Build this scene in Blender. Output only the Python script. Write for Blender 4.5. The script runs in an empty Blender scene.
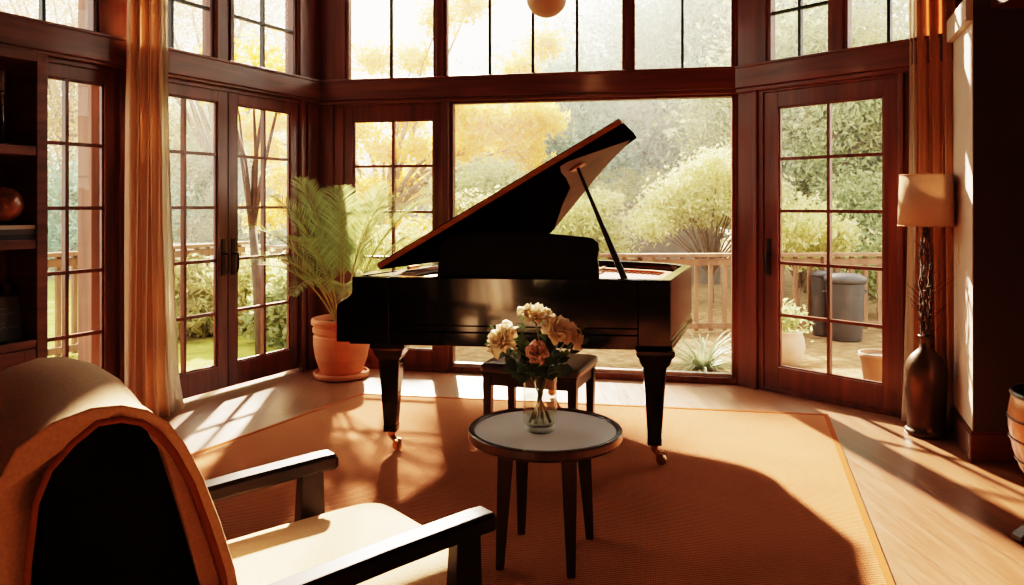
import bpy, math, random
import numpy as np
from math import sin, cos, pi, radians as R, sqrt, atan2
from mathutils import Vector, Matrix

random.seed(7); RNG = np.random.default_rng(11)
scene = bpy.context.scene
COL = scene.collection
FPX, CXP, HY, CAMZ = 750.0, 512.0, 205.0, 1.38      # focal length in pixels, centre column, horizon row, eye height

def at(px, py, d):                                   # a point seen at a pixel, at depth d
    return Vector(((px - CXP) / FPX * d, d, CAMZ - (py - HY) / FPX * d))
def fl(px, py):                                      # floor point under a pixel
    return at(px, py, FPX * CAMZ / (py - HY))

# ------------------------------------------------------------------ mesh builder
class MB:
    def __init__(s): s.v = []; s.f = []; s.m = []; s.mi = 0
    def add(s, vs, fs):
        b = len(s.v); s.v += [tuple(p) for p in vs]
        for q in fs: s.f.append(tuple(i + b for i in q)); s.m.append(s.mi)
    def hexa(s, p):                                  # 8 corners: 4 low then 4 high, counter-clockwise
        s.add(p, [(3,2,1,0),(4,5,6,7),(0,1,5,4),(1,2,6,5),(2,3,7,6),(3,0,4,7)])
    def box(s, x0, x1, y0, y1, z0, z1):
        s.hexa([(x0,y0,z0),(x1,y0,z0),(x1,y1,z0),(x0,y1,z0),(x0,y0,z1),(x1,y0,z1),(x1,y1,z1),(x0,y1,z1)])
    def obox(s, o, ax, ay, az, a0, a1, b0, b1, c0, c1):   # box in an oriented frame
        o, ax, ay, az = map(Vector, (o, ax, ay, az))
        P = lambda a, b, c: o + ax*a + ay*b + az*c
        s.hexa([P(a0,b0,c0),P(a1,b0,c0),P(a1,b1,c0),P(a0,b1,c0),P(a0,b0,c1),P(a1,b0,c1),P(a1,b1,c1),P(a0,b1,c1)])
    def prism(s, pts, vec):                          # closed 3D polygon swept along vec
        pts = [Vector(p) for p in pts]; vec = Vector(vec); n = len(pts)
        vs = pts + [p + vec for p in pts]
        s.add(vs, [tuple(range(n-1, -1, -1)), tuple(range(n, 2*n))] + [(i, (i+1) % n, (i+1) % n + n, i + n) for i in range(n)])
    def ring_strip(s, outer, inner, z0, z1):         # hollow rim wall following two plan outlines of equal length
        n = len(outer); vs = []
        for z in (z0, z1):
            vs += [(p[0], p[1], z) for p in outer] + [(p[0], p[1], z) for p in inner]
        fs = []
        for i in range(n):
            j = (i+1) % n
            fs += [(i, j, 2*n+j, 2*n+i), (n+j, n+i, 3*n+i, 3*n+j), (2*n+i, 2*n+j, 3*n+j, 3*n+i), (j, i, n+i, n+j)]
        s.add(vs, fs)
    def tube(s, path, rad, n=8, cap=True):
        path = [Vector(p) for p in path]; m = len(path)
        if not hasattr(rad, '__len__'): rad = [rad]*m
        vs = []; up = Vector((0,0,1)); prev = None
        for i, p in enumerate(path):
            t = (path[min(i+1, m-1)] - path[max(i-1, 0)])
            t = t.normalized() if t.length > 1e-9 else Vector((0,0,1))
            if prev is None:
                a = up if abs(t.z) < .9 else Vector((1,0,0)); u = t.cross(a).normalized()
            else:
                u = (prev - t*prev.dot(t)); u = u.normalized() if u.length > 1e-6 else t.orthogonal().normalized()
            prev = u; w = t.cross(u)
            for k in range(n):
                a = 2*pi*k/n; vs.append(p + (u*cos(a) + w*sin(a))*rad[i])
        fs = [(i*n+k, i*n+(k+1) % n, (i+1)*n+(k+1) % n, (i+1)*n+k) for i in range(m-1) for k in range(n)]
        if cap: fs += [tuple(range(n-1, -1, -1)), tuple(range((m-1)*n, m*n))]
        s.add(vs, fs)
    def lathe(s, c, prof, n=32):                     # profile of (r, z)
        vs = []; m = len(prof)
        for r, z in prof:
            for k in range(n):
                a = 2*pi*k/n; vs.append((c[0]+r*cos(a), c[1]+r*sin(a), c[2]+z))
        fs = [(i*n+k, i*n+(k+1) % n, (i+1)*n+(k+1) % n, (i+1)*n+k) for i in range(m-1) for k in range(n)]
        if prof[0][0] > 1e-6: fs.append(tuple(range(n-1, -1, -1)))
        if prof[-1][0] > 1e-6: fs.append(tuple(range((m-1)*n, m*n)))
        s.add(vs, fs)
    def ball(s, c, r, n=24, sq=(1,1,1)):
        m = n//2; vs = []; fs = []
        for i in range(m+1):
            t = pi*i/m
            for k in range(n):
                a = 2*pi*k/n; vs.append((c[0]+r*sq[0]*sin(t)*cos(a), c[1]+r*sq[1]*sin(t)*sin(a), c[2]+r*sq[2]*cos(t)))
        fs = [(i*n+k, (i+1)*n+k, (i+1)*n+(k+1) % n, i*n+(k+1) % n) for i in range(m) for k in range(n)]
        s.add(vs, fs)
    def superell(s, o, ax, ay, az, dims, e1=.3, e2=.3, n=48, m=24, bump=None):   # rounded cushion
        o, ax, ay, az = map(Vector, (o, ax, ay, az)); vs = []
        sp = lambda x, e: math.copysign(abs(x)**e, x)
        for i in range(m+1):
            t = -pi/2 + pi*i/m
            for k in range(n):
                a = -pi + 2*pi*k/n
                x = dims[0]*sp(cos(t), e1)*sp(cos(a), e2); y = dims[1]*sp(cos(t), e1)*sp(sin(a), e2); z = dims[2]*sp(sin(t), e1)
                if bump: z += bump(x, y, z)
                vs.append(o + ax*x + ay*y + az*z)
        fs = [(i*n+k, i*n+(k+1) % n, (i+1)*n+(k+1) % n, (i+1)*n+k) for i in range(m) for k in range(n)]
        s.add(vs, fs)
    def loft(s, rings, cap=True):                    # list of equal closed rings
        n = len(rings[0]); m = len(rings); vs = [p for r in rings for p in r]
        fs = [(i*n+k, i*n+(k+1) % n, (i+1)*n+(k+1) % n, (i+1)*n+k) for i in range(m-1) for k in range(n)]
        if cap: fs += [tuple(range(n-1, -1, -1)), tuple(range((m-1)*n, m*n))]
        s.add(vs, fs)
    def grid(s, rows):                               # open surface from rows of points
        m = len(rows); n = len(rows[0]); vs = [p for r in rows for p in r]
        s.add(vs, [(i*n+k, i*n+k+1, (i+1)*n+k+1, (i+1)*n+k) for i in range(m-1) for k in range(n-1)])
    def build(s, name, mat, parent=None, smooth=False, bevel=0, loc=None, sub=0, solid=0):
        me = bpy.data.meshes.new(name)
        off = Vector((0,0,0))
        if parent is not None:
            q = parent
            while q is not None: off += q.location; q = q.parent
        elif loc is not None: off = Vector(loc)
        me.from_pydata([(p[0]-off[0], p[1]-off[1], p[2]-off[2]) for p in s.v], [], s.f); me.update()
        mats = mat if isinstance(mat, (list, tuple)) else [mat]
        for k in mats: me.materials.append(k)
        if len(mats) > 1: me.polygons.foreach_set('material_index', s.m)
        o = bpy.data.objects.new(name, me); COL.objects.link(o)
        if parent is not None: o.parent = parent
        elif loc is not None: o.location = loc
        import bmesh
        bm = bmesh.new(); bm.from_mesh(me)
        if not solid and not name in ('pane',): bmesh.ops.recalc_face_normals(bm, faces=bm.faces)
        bm.to_mesh(me); bm.free()
        if smooth:
            me.polygons.foreach_set('use_smooth', [True]*len(me.polygons))
        if solid:
            md = o.modifiers.new('Solidify', 'SOLIDIFY'); md.thickness = solid; md.offset = 0
        if bevel:
            md = o.modifiers.new('Bevel', 'BEVEL'); md.width = bevel; md.segments = 2; md.limit_method = 'ANGLE'; md.angle_limit = R(40)
        if sub:
            md = o.modifiers.new('Subsurf', 'SUBSURF'); md.levels = sub; md.render_levels = sub
        return o

def empty(name, loc, label, cat, group=None):
    o = bpy.data.objects.new(name, None); COL.objects.link(o); o.location = loc; o.empty_display_size = .1
    return tag(o, label, cat, group)
def tag(o, label, cat, group=None):
    o['label'] = label; o['category'] = cat
    if group: o['group'] = group
    return o
def struct(o): o['kind'] = 'structure'; return o

# ------------------------------------------------------------------ materials
def mat_new(name):
    m = bpy.data.materials.new(name); m.use_nodes = True; nt = m.node_tree; nt.nodes.clear()
    out = nt.nodes.new('ShaderNodeOutputMaterial'); return m, nt, out
def N(nt, typ, **kw):
    n = nt.nodes.new(typ)
    for k, v in kw.items():
        if k in n.inputs: n.inputs[k].default_value = v
        else: setattr(n, k, v)
    return n
def c4(c): return (c[0], c[1], c[2], 1)
def coords(nt, scale=(1,1,1), rot=(0,0,0), kind='Object'):
    tc = N(nt, 'ShaderNodeTexCoord'); mp = N(nt, 'ShaderNodeMapping')
    mp.inputs['Scale'].default_value = scale; mp.inputs['Rotation'].default_value = rot
    nt.links.new(tc.outputs[kind], mp.inputs['Vector']); return mp.outputs['Vector']
def ramp(nt, fac, stops):
    r = N(nt, 'ShaderNodeValToRGB'); e = r.color_ramp.elements
    while len(e) < len(stops): e.new(.5)
    for el, (p, c) in zip(e, stops): el.position = p; el.color = c4(c)
    nt.links.new(fac, r.inputs['Fac']); return r.outputs['Color']
def bump(nt, h, strength, dist, target):
    b = N(nt, 'ShaderNodeBump'); b.inputs['Strength'].default_value = strength; b.inputs['Distance'].default_value = dist
    nt.links.new(h, b.inputs['Height']); nt.links.new(b.outputs['Normal'], target)

def plain(name, col, rough=.5, metal=0, var=.15, scale=8, spec=.5, coat=0, bmp=0):
    m, nt, out = mat_new(name)
    p = N(nt, 'ShaderNodeBsdfPrincipled'); p.inputs['Roughness'].default_value = rough; p.inputs['Metallic'].default_value = metal
    p.inputs['Specular IOR Level'].default_value = spec; p.inputs['Coat Weight'].default_value = coat; p.inputs['Coat Roughness'].default_value = .05
    no = N(nt, 'ShaderNodeTexNoise'); no.inputs['Scale'].default_value = scale; no.inputs['Detail'].default_value = 4
    nt.links.new(coords(nt), no.inputs['Vector'])
    c = ramp(nt, no.outputs['Fac'], [(.3, [x*(1-var) for x in col]), (.7, [min(1, x*(1+var)) for x in col])])
    nt.links.new(c, p.inputs['Base Color'])
    if bmp: bump(nt, no.outputs['Fac'], bmp, .01, p.inputs['Normal'])
    nt.links.new(p.outputs[0], out.inputs[0]); return m

def wood(name, dark, light, scale=(18,18,1.2), rough=.38, rot=(0,0,0), coat=.15, spec=.5):
    m, nt, out = mat_new(name)
    p = N(nt, 'ShaderNodeBsdfPrincipled'); p.inputs['Roughness'].default_value = rough; p.inputs['Coat Weight'].default_value = coat
    p.inputs['Coat Roughness'].default_value = .12; p.inputs['Specular IOR Level'].default_value = spec
    v = coords(nt, scale, rot)
    no = N(nt, 'ShaderNodeTexNoise'); no.inputs['Scale'].default_value = 1.0; no.inputs['Detail'].default_value = 7; no.inputs['Distortion'].default_value = .6
    nt.links.new(v, no.inputs['Vector'])
    nt.links.new(ramp(nt, no.outputs['Fac'], [(.32, dark), (.68, light)]), p.inputs['Base Color'])
    bump(nt, no.outputs['Fac'], .06, .01, p.inputs['Normal'])
    nt.links.new(p.outputs[0], out.inputs[0]); return m

def floor_mat():
    m, nt, out = mat_new('oak_planks')
    p = N(nt, 'ShaderNodeBsdfPrincipled'); p.inputs['Coat Weight'].default_value = .12; p.inputs['Coat Roughness'].default_value = .25
    v = coords(nt, (1,1,1), (0,0,R(84)))
    br = N(nt, 'ShaderNodeTexBrick'); br.offset = .37
    br.inputs['Scale'].default_value = 1; br.inputs['Brick Width'].default_value = 1.7; br.inputs['Row Height'].default_value = .16
    br.inputs['Mortar Size'].default_value = .0022; br.inputs['Mortar Smooth'].default_value = .3
    br.inputs['Color1'].default_value = c4((.35,.35,.35)); br.inputs['Color2'].default_value = c4((.65,.65,.65)); br.inputs['Mortar'].default_value = c4((.0,.0,.0))
    nt.links.new(v, br.inputs['Vector'])
    v2 = coords(nt, (22,1.6,1), (0,0,R(-6)))
    no = N(nt, 'ShaderNodeTexNoise'); no.inputs['Scale'].default_value = 1; no.inputs['Detail'].default_value = 8; no.inputs['Distortion'].default_value = 1.2
    nt.links.new(v2, no.inputs['Vector'])
    mx = N(nt, 'ShaderNodeMix'); mx.data_type = 'RGBA'; mx.inputs[0].default_value = .45
    nt.links.new(br.outputs['Color'], mx.inputs[6]); nt.links.new(no.outputs['Fac'], mx.inputs[7])
    nt.links.new(ramp(nt, mx.outputs[2], [(.12, (.055,.020,.009)), (.38, (.165,.066,.030)), (.66, (.27,.115,.053))]), p.inputs['Base Color'])
    nt.links.new(ramp(nt, no.outputs['Fac'], [(.3, (.3,.3,.3)), (.7, (.42,.42,.42))]), p.inputs['Roughness'])
    bump(nt, mx.outputs[2], .12, .004, p.inputs['Normal'])
    nt.links.new(p.outputs[0], out.inputs[0]); return m

def rug_mat(ang):
    m, nt, out = mat_new('woven_sisal')
    p = N(nt, 'ShaderNodeBsdfPrincipled'); p.inputs['Roughness'].default_value = .95; p.inputs['Specular IOR Level'].default_value = .15
    p.inputs['Sheen Weight'].default_value = .25; p.inputs['Sheen Tint'].default_value = c4((1,.7,.4))
    v = coords(nt, (1,1,1), (0,0,ang))
    w1 = N(nt, 'ShaderNodeTexWave'); w1.bands_direction = 'Y'; w1.inputs['Scale'].default_value = 22; w1.inputs['Distortion'].default_value = 1.5; w1.inputs['Detail'].default_value = 2; w1.inputs['Detail Scale'].default_value = 3
    w2 = N(nt, 'ShaderNodeTexWave'); w2.bands_direction = 'X'; w2.inputs['Scale'].default_value = 34; w2.inputs['Distortion'].default_value = 1.5; w2.inputs['Detail'].default_value = 2
    no = N(nt, 'ShaderNodeTexNoise'); no.inputs['Scale'].default_value = 1.4; no.inputs['Detail'].default_value = 5
    for q in (w1, w2, no): nt.links.new(v, q.inputs['Vector'])
    ad = N(nt, 'ShaderNodeMath'); ad.operation = 'MULTIPLY_ADD'; ad.inputs[1].default_value = .6
    nt.links.new(w2.outputs['Fac'], ad.inputs[0]); nt.links.new(w1.outputs['Fac'], ad.inputs[2])
    a2 = N(nt, 'ShaderNodeMath'); a2.operation = 'MULTIPLY_ADD'; a2.inputs[1].default_value = .35
    nt.links.new(ad.outputs[0], a2.inputs[0]); nt.links.new(no.outputs['Fac'], a2.inputs[2])
    nt.links.new(ramp(nt, a2.outputs[0], [(.35, (.25,.064,.022)), (.95, (.50,.160,.064))]), p.inputs['Base Color'])
    bump(nt, ad.outputs[0], .7, .006, p.inputs['Normal'])
    nt.links.new(p.outputs[0], out.inputs[0]); return m

def glass_mat(name='window_glass', tint=(.97,.98,.97), refl=1.0):
    m, nt, out = mat_new(name)
    tr = N(nt, 'ShaderNodeBsdfTransparent'); tr.inputs[0].default_value = c4(tint)
    gl = N(nt, 'ShaderNodeBsdfGlossy'); gl.inputs['Roughness'].default_value = .01
    lw = N(nt, 'ShaderNodeLayerWeight'); lw.inputs['Blend'].default_value = .5
    pw = N(nt, 'ShaderNodeMath'); pw.operation = 'POWER'; pw.inputs[1].default_value = 5
    nt.links.new(lw.outputs['Facing'], pw.inputs[0])
    ma = N(nt, 'ShaderNodeMath'); ma.operation = 'MULTIPLY_ADD'; ma.inputs[1].default_value = .85*refl; ma.inputs[2].default_value = .045*refl
    nt.links.new(pw.outputs[0], ma.inputs[0])
    mx = N(nt, 'ShaderNodeMixShader'); nt.links.new(ma.outputs[0], mx.inputs[0]); nt.links.new(tr.outputs[0], mx.inputs[1]); nt.links.new(gl.outputs[0], mx.inputs[2])
    nt.links.new(mx.outputs[0], out.inputs[0]); return m

def cloth(name, col, trans=.5, scale=60, rough=.9, bmp=.25):
    m, nt, out = mat_new(name)
    d = N(nt, 'ShaderNodeBsdfDiffuse'); t = N(nt, 'ShaderNodeBsdfTranslucent')
    no = N(nt, 'ShaderNodeTexNoise'); no.inputs['Scale'].default_value = scale; no.inputs['Detail'].default_value = 4
    nt.links.new(coords(nt), no.inputs['Vector'])
    c = ramp(nt, no.outputs['Fac'], [(.3, [x*.82 for x in col]), (.7, col)])
    nt.links.new(c, d.inputs[0]); nt.links.new(c, t.inputs[0])
    bump(nt, no.outputs['Fac'], bmp, .004, d.inputs['Normal'])
    mx = N(nt, 'ShaderNodeMixShader'); mx.inputs[0].default_value = trans
    nt.links.new(d.outputs[0], mx.inputs[1]); nt.links.new(t.outputs[0], mx.inputs[2]); nt.links.new(mx.outputs[0], out.inputs[0]); return m

def leaf_mat(name, a, b, trans=.5, gloss=.04):
    m, nt, out = mat_new(name)
    g = N(nt, 'ShaderNodeNewGeometry')
    c = ramp(nt, g.outputs['Random Per Island'], [(0, a), (1, b)])
    d = N(nt, 'ShaderNodeBsdfDiffuse'); t = N(nt, 'ShaderNodeBsdfTranslucent'); gl = N(nt, 'ShaderNodeBsdfGlossy'); gl.inputs['Roughness'].default_value = .4
    nt.links.new(c, d.inputs[0]); nt.links.new(c, t.inputs[0])
    mx = N(nt, 'ShaderNodeMixShader'); mx.inputs[0].default_value = trans
    nt.links.new(d.outputs[0], mx.inputs[1]); nt.links.new(t.outputs[0], mx.inputs[2])
    m2 = N(nt, 'ShaderNodeMixShader'); m2.inputs[0].default_value = gloss
    nt.links.new(mx.outputs[0], m2.inputs[1]); nt.links.new(gl.outputs[0], m2.inputs[2])
    nt.links.new(m2.outputs[0], out.inputs[0]); return m

M = {}
M['frame'] = wood('mahogany_frame', (.085,.020,.010), (.17,.042,.018), rough=.36, coat=.2)
M['frame_h'] = wood('mahogany_beam', (.085,.024,.013), (.17,.050,.026), scale=(1.5,1.5,22), rough=.36, coat=.2)
M['book_wood'] = wood('walnut_shelving', (.10,.040,.026), (.19,.078,.05), scale=(2,2,20), rough=.5, coat=.0)
M['floor'] = floor_mat()
M['plaster'] = plain('warm_plaster', (.50,.43,.36), .75, var=.05, scale=3)
M['dark_plaster'] = plain('brown_plaster', (.34,.20,.13), .8, var=.08, scale=3)
M['ceil'] = wood('ceiling_boards', (.10,.05,.03), (.18,.09,.05), scale=(1.2,14,14), rough=.6, coat=0)
M['glass'] = glass_mat(refl=.35)
M['black'] = plain('piano_lacquer', (.0035,.0032,.0035), .12, var=.1, coat=.6, spec=.5)
M['black_satin'] = plain('ebonised_satin', (.005,.0045,.004), .3, var=.1)
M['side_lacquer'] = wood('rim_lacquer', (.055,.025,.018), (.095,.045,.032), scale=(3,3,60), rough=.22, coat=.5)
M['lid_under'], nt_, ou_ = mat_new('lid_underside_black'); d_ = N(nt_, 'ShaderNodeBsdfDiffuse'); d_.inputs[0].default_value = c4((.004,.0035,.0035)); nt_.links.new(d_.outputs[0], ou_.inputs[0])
M['lid_brown'] = wood('lid_brown_reflection', (.035,.018,.007), (.10,.055,.022), scale=(3,3,3), rough=.4, coat=.0, spec=.2)
M['edge'] = wood('lid_edge_wood', (.38,.14,.05), (.60,.25,.09), scale=(2,2,40), rough=.3, coat=.3)
M['brass'] = plain('aged_brass', (.42,.22,.10), .28, metal=1, var=.15)
M['steel'] = plain('dark_bronze', (.06,.04,.03), .35, metal=1)
M['red_felt'] = plain('red_soundboard', (.24,.03,.012), .6, var=.2)
M['gold'] = plain('iron_plate_gold', (.35,.17,.06), .35, metal=.6)
M['leather'] = plain('grey_leather', (.13,.115,.10), .28, var=.15, bmp=.05)
M['bench_wood'] = wood('bench_dark_wood', (.022,.009,.006), (.05,.02,.012), rough=.3)
M['table_wood'] = wood('table_dark_walnut', (.028,.011,.007), (.062,.024,.013), rough=.3, coat=.3)
M['table_top'] = plain('table_top_sheen', (.95,.93,.89), .25, var=.02, coat=.0, spec=.35)  # bright sky reflection on the dark glossy top, put in as pale colour
M['arm_wood'] = wood('chair_black_wood', (.010,.007,.006), (.022,.013,.009), scale=(8,8,8), rough=.42, coat=.0, spec=.14)
M['cream'] = cloth('cream_upholstery', (.78,.56,.37), trans=.0, scale=160)
M['throw'] = cloth('cream_throw', (.93,.68,.46), trans=.08, scale=140)
M['piping'] = cloth('tan_piping', (.55,.24,.10), trans=.1, scale=100)
M['black_cloth'] = plain('black_chair_back', (.010,.008,.007), .9, var=.2, spec=.1)
M['terracotta'] = plain('terracotta', (.60,.20,.085), .7, var=.12, scale=6)
M['soil'] = plain('potting_soil', (.05,.03,.02), .95, var=.4, scale=40, bmp=.5)
M['curtain'] = cloth('peach_curtain', (.96,.74,.55), trans=.5, scale=200, bmp=.05)
M['curtain_r'] = cloth('rust_curtain', (.76,.42,.24), trans=.5, scale=200, bmp=.05)
M['sheer'] = cloth('ivory_sheer', (.92,.86,.76), trans=.55, scale=200, bmp=.05)
M['shade'] = cloth('tan_lamp_shade', (.62,.42,.29), trans=.25, scale=160, bmp=.1)
M['bronze'] = plain('bronze_vase', (.075,.042,.024), .3, metal=.7, var=.3, scale=5)
M['twig'] = plain('dry_twig', (.06,.03,.018), .8, var=.4, scale=30)
M['globe_marble'] = plain('marbled_brown', (.26,.09,.04), .2, var=.7, scale=9, coat=.6)
M['opal'] = plain('opal_shade', (.80,.50,.33), .45, var=.05)
M['switch'] = plain('ivory_switch', (.7,.62,.52), .4, var=.03)
M['deck'] = wood('rail_timber', (.19,.10,.06), (.32,.19,.115), scale=(10,10,2), rough=.7, coat=0)
M['fence'] = wood('fence_timber', (.24,.14,.09), (.38,.24,.16), scale=(12,12,1), rough=.8, coat=0)
M['bark'] = plain('pale_bark', (.22,.15,.10), .9, var=.4, scale=14, bmp=.4)
M['binmat'] = plain('grey_plastic', (.055,.053,.054), .5, var=.1)
M['pale_pot'] = plain('pale_stone_pot', (.58,.45,.36), .8, var=.1)
M['white_wood'] = plain('white_painted_wood', (.72,.68,.6), .6, var=.06)
M['roof'] = plain('grey_shingle', (.36,.32,.28), .9, var=.2, scale=20)
M['garden_wall'] = plain('grey_garden_wall', (.28,.22,.18), .9, var=.2, scale=6)

# ------------------------------------------------------------------ room shell
class Wall:
    def __init__(s, p0, e, inn):
        s.p0 = Vector((p0[0], p0[1], 0)); s.e = Vector((e[0], e[1], 0)).normalized(); s.n = Vector((inn[0], inn[1], 0)).normalized()
        s.n = (s.n - s.e*s.n.dot(s.e)).normalized()
    def s_at(s, px, off=0):
        k = (px - CXP)/FPX; q = s.p0 + s.n*off
        return (k*q.y - q.x)/(s.e.x - k*s.e.y)
    def pt(s, a, off, z): return s.p0 + s.e*a + s.n*off + Vector((0,0,z))
    def box(s, mb, a0, a1, z0, z1, t0, t1): mb.obox(s.p0, s.e, s.n, (0,0,1), min(a0,a1), max(a0,a1), t0, t1, z0, z1)

PL = (-1.66, 6.42); PR = (1.74, 5.76)
eL = Vector((-.46,-.888)); WL = Wall(PL, eL, (.888,-.46))
WB = Wall(PL, (PR[0]-PL[0], PR[1]-PL[1]), (-.19,-.98))
eR = Vector((.66,-.752)); WR = Wall(PR, eR, (-.752,-.66))
LBK = (Vector(PR)-Vector(PL)).length
SL_END = 3.7; SR_END = 1.55
ZB0, ZB1 = 2.245, 2.42                                # beam between doors and transoms
ZT0, ZT1, ZC = 2.44, 3.75, 4.05
GZ0, GZ1 = .20, 2.135
ROWZ = [GZ0 + (GZ1-GZ0)*k/5 for k in range(6)]
def quad_pane(w, a0, a1, z0, z1, t, parent, name='glass_pane', mat=None):
    mb = MB(); w.box(mb, a0, a1, z0, z1, t-.003, t+.003)
    return mb.build(name, mat or M['glass'], parent)

WIN_N = [0]; DOOR_N = [0]
def leaf(w, px_glass, px_out, name, cols=2, handle=None, gz=(GZ0, GZ1), rows=5, zf=(.03, 2.215), scols=None):
    """a glazed door or window leaf: frame mesh with muntins and panes as children"""
    g0, g1 = px_glass; o0, o1 = px_out
    mb = MB(); a = sorted((g0, g1)); o = sorted((o0, o1))
    w.box(mb, o[0], a[0], zf[0], zf[1], -.05, .0); w.box(mb, a[1], o[1], zf[0], zf[1], -.05, .0)
    w.box(mb, a[0], a[1], zf[0], gz[0], -.05, .0); w.box(mb, a[0], a[1], gz[1], zf[1], -.05, .0)
    # slim glazing bead stepping down to the glass
    for s0, s1 in ((a[0], a[0]+.012), (a[1]-.012, a[1])): w.box(mb, s0, s1, gz[0], gz[1], -.036, -.012)
    for z0, z1 in ((gz[0], gz[0]+.012), (gz[1]-.012, gz[1])): w.box(mb, a[0], a[1], z0, z1, -.036, -.012)
    root = struct(mb.build(name, M['frame'], None, bevel=.003))
    mb = MB(); h = .011
    for k in range(1, cols):
        s = a[0] + (a[1]-a[0])*k/cols
        w.box(mb, s-h, s+h, gz[0], gz[1], -.044, -.008)
    for k in range(1, rows):
        z = gz[0] + (gz[1]-gz[0])*k/rows
        w.box(mb, a[0], a[1], z-h, z+h, -.042, -.010)
    if mb.v: mb.build('muntin_grid', M['frame'], root)
    quad_pane(w, a[0], a[1], gz[0], gz[1], -.026, root)
    if handle is not None:
        mb = MB(); s = handle
        w.box(mb, s-.016, s+.016, .86, 1.13, 0, .008)
        mb.tube([w.pt(s, .006, 1.02), w.pt(s, .05, 1.02), w.pt(s, .055, 1.01), w.pt(s, .055, .90), w.pt(s, .04, .885)], .009, 8)
        mb.build('door_handle', M['steel'], root, bevel=.002)
    return root

# left wall -----------------------------------------------------------------
sL = lambda px: WL.s_at(px)
gR = (sL(291), sL(238)); wG = gR[1]-gR[0]
stile = .10
mid = (sL(238)+sL(218))/2
gLf = (mid+(mid-gR[1]), mid+(mid-gR[1])+wG)
door1_out = (gR[0]-.085, mid-.003); door2_out = (mid+.003, gLf[1]+.085)
leaf(WL, gR, door1_out, 'door_1', handle=mid-.045)
leaf(WL, gLf, door2_out, 'door_2', handle=mid+.045)
w_a = sL(105); w_m = sL(68); w_b = w_m+(w_m-w_a)
leaf(WL, (w_a, w_b), (w_a-.07, w_b+.07), 'window_1')
mb = MB()
# posts and header pieces of the left wall
for a0, a1 in ((0, door1_out[0]), (door2_out[1], w_a-.07), (w_b+.07, SL_END)):
    WL.box(mb, a0, a1, 0, ZB0, -.12, .012)
WL.box(mb, door1_out[0], w_b+.07, 2.215, ZB0, -.12, .012)
WL.box(mb, w_a-.07, w_b+.07, 0, .03, -.12, .012)
WL.box(mb, 0, SL_END, ZT1, ZC, -.12, .02)
WL.box(mb, 0, SL_END, ZB0, ZB1, -.12, .012)
# stepped casing lines at the posts
for a in (door1_out[0]-.02, door1_out[0]-.10, door2_out[1]+.02, w_a-.10):
    WL.box(mb, a-.015, a+.015, 0, ZB0, .012, .03)
struct(mb.build('wall_left', M['frame'], None, bevel=.004))
mb = MB()
WL.box(mb, 0, SL_END, ZB0+.02, ZB1, .012, .075); WL.box(mb, 0, SL_END, ZB0-.0, ZB0+.03, .012, .05); WL.box(mb, 0, SL_END, ZB1-.006, ZB1+.016, .0, .085)
struct(mb.build('trim_1', M['frame_h'], None, bevel=.006))
def transom(w, a0, a1, name, cols=2, hm=None):
    a0, a1 = sorted((a0, a1)); f = .03
    mb = MB()
    for s0, s1 in ((a0-f, a0), (a1, a1+f)): w.box(mb, s0, s1, ZT0-.02, ZT1, -.06, .005)
    w.box(mb, a0, a1, ZT0-.02, ZT0, -.06, .005); w.box(mb, a0, a1, ZT1-.03, ZT1, -.06, .005)
    root = struct(mb.build(name, M['frame'], None, bevel=.003))
    mb = MB()
    for k in range(1, cols):
        s = a0+(a1-a0)*k/cols; w.box(mb, s-.011, s+.011, ZT0, ZT1-.03, -.045, -.008)
    if hm: w.box(mb, a0, a1, hm-.011, hm+.011, -.043, -.010)
    if mb.v: mb.build('muntin_grid', M['black_satin'], root)
    quad_pane(w, a0, a1, ZT0, ZT1-.03, -.028, root); return root
def fill_posts(w, spans, s0, s1, mb):
    spans = sorted(tuple(sorted(x)) for x in spans); cur = s0
    for a, b in spans:
        if a-.03 > cur: w.box(mb, cur, a-.03, ZB1, ZT1, -.12, .02)
        cur = b+.03
    if cur < s1: w.box(mb, cur, s1, ZB1, ZT1, -.12, .02)
spL = [(sL(293), sL(234)), (sL(210), sL(210)+sL(234)-sL(293)), (sL(93), sL(93)+(sL(93)-sL(45))*-2*-1)]
spL[2] = (sL(93), 2*sL(45)-sL(93))
for k, (a, b) in enumerate(spL): transom(WL, a, b, 'window_%d' % (k+2), hm=2.80)
mb = MB(); fill_posts(WL, spL, 0, SL_END, mb)
for a in (spL[0][0]-.06, spL[0][1]+.05, spL[1][0]-.05): WL.box(mb, a-.012, a+.012, ZB1, ZT1, .02, .035)
struct(mb.build('trim_2', M['frame'], None, bevel=.004))

# back wall -----------------------------------------------------------------
sB = lambda px: WB.s_at(px)
leaf(WB, (sB(353), sB(433)), (sB(344), sB(442)), 'window_5', gz=(.17, 2.09))
pw0, pw1 = sB(453), sB(732)
mb = MB()
for a0, a1 in ((0, sB(344)), (sB(442), pw0-.025), (pw1+.025, LBK)): WB.box(mb, a0, a1, 0, ZB0, -.12, .012)
WB.box(mb, sB(344), sB(442), 2.215, ZB0, -.12, .012); WB.box(mb, sB(344), sB(442), 0, .03, -.12, .012)
WB.box(mb, 0, LBK, ZB0, ZB1, -.12, .012); WB.box(mb, 0, LBK, ZT1, ZC, -.12, .02)
for a in (sB(333), sB(447.5)): WB.box(mb, a-.014, a+.014, 0, ZB0, .012, .03)
struct(mb.build('wall_back', M['frame'], None, bevel=.004))
mb = MB()
WB.box(mb, 0, LBK, ZB0+.02, ZB1, .012, .07); WB.box(mb, 0, LBK, ZB0-.012, ZB0+.02, .0, .045); WB.box(mb, 0, LBK, ZB1-.006, ZB1+.016, 0, .08)
struct(mb.build('trim_3', M['frame_h'], None, bevel=.006))
mb = MB()                                             # the big picture window
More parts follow.
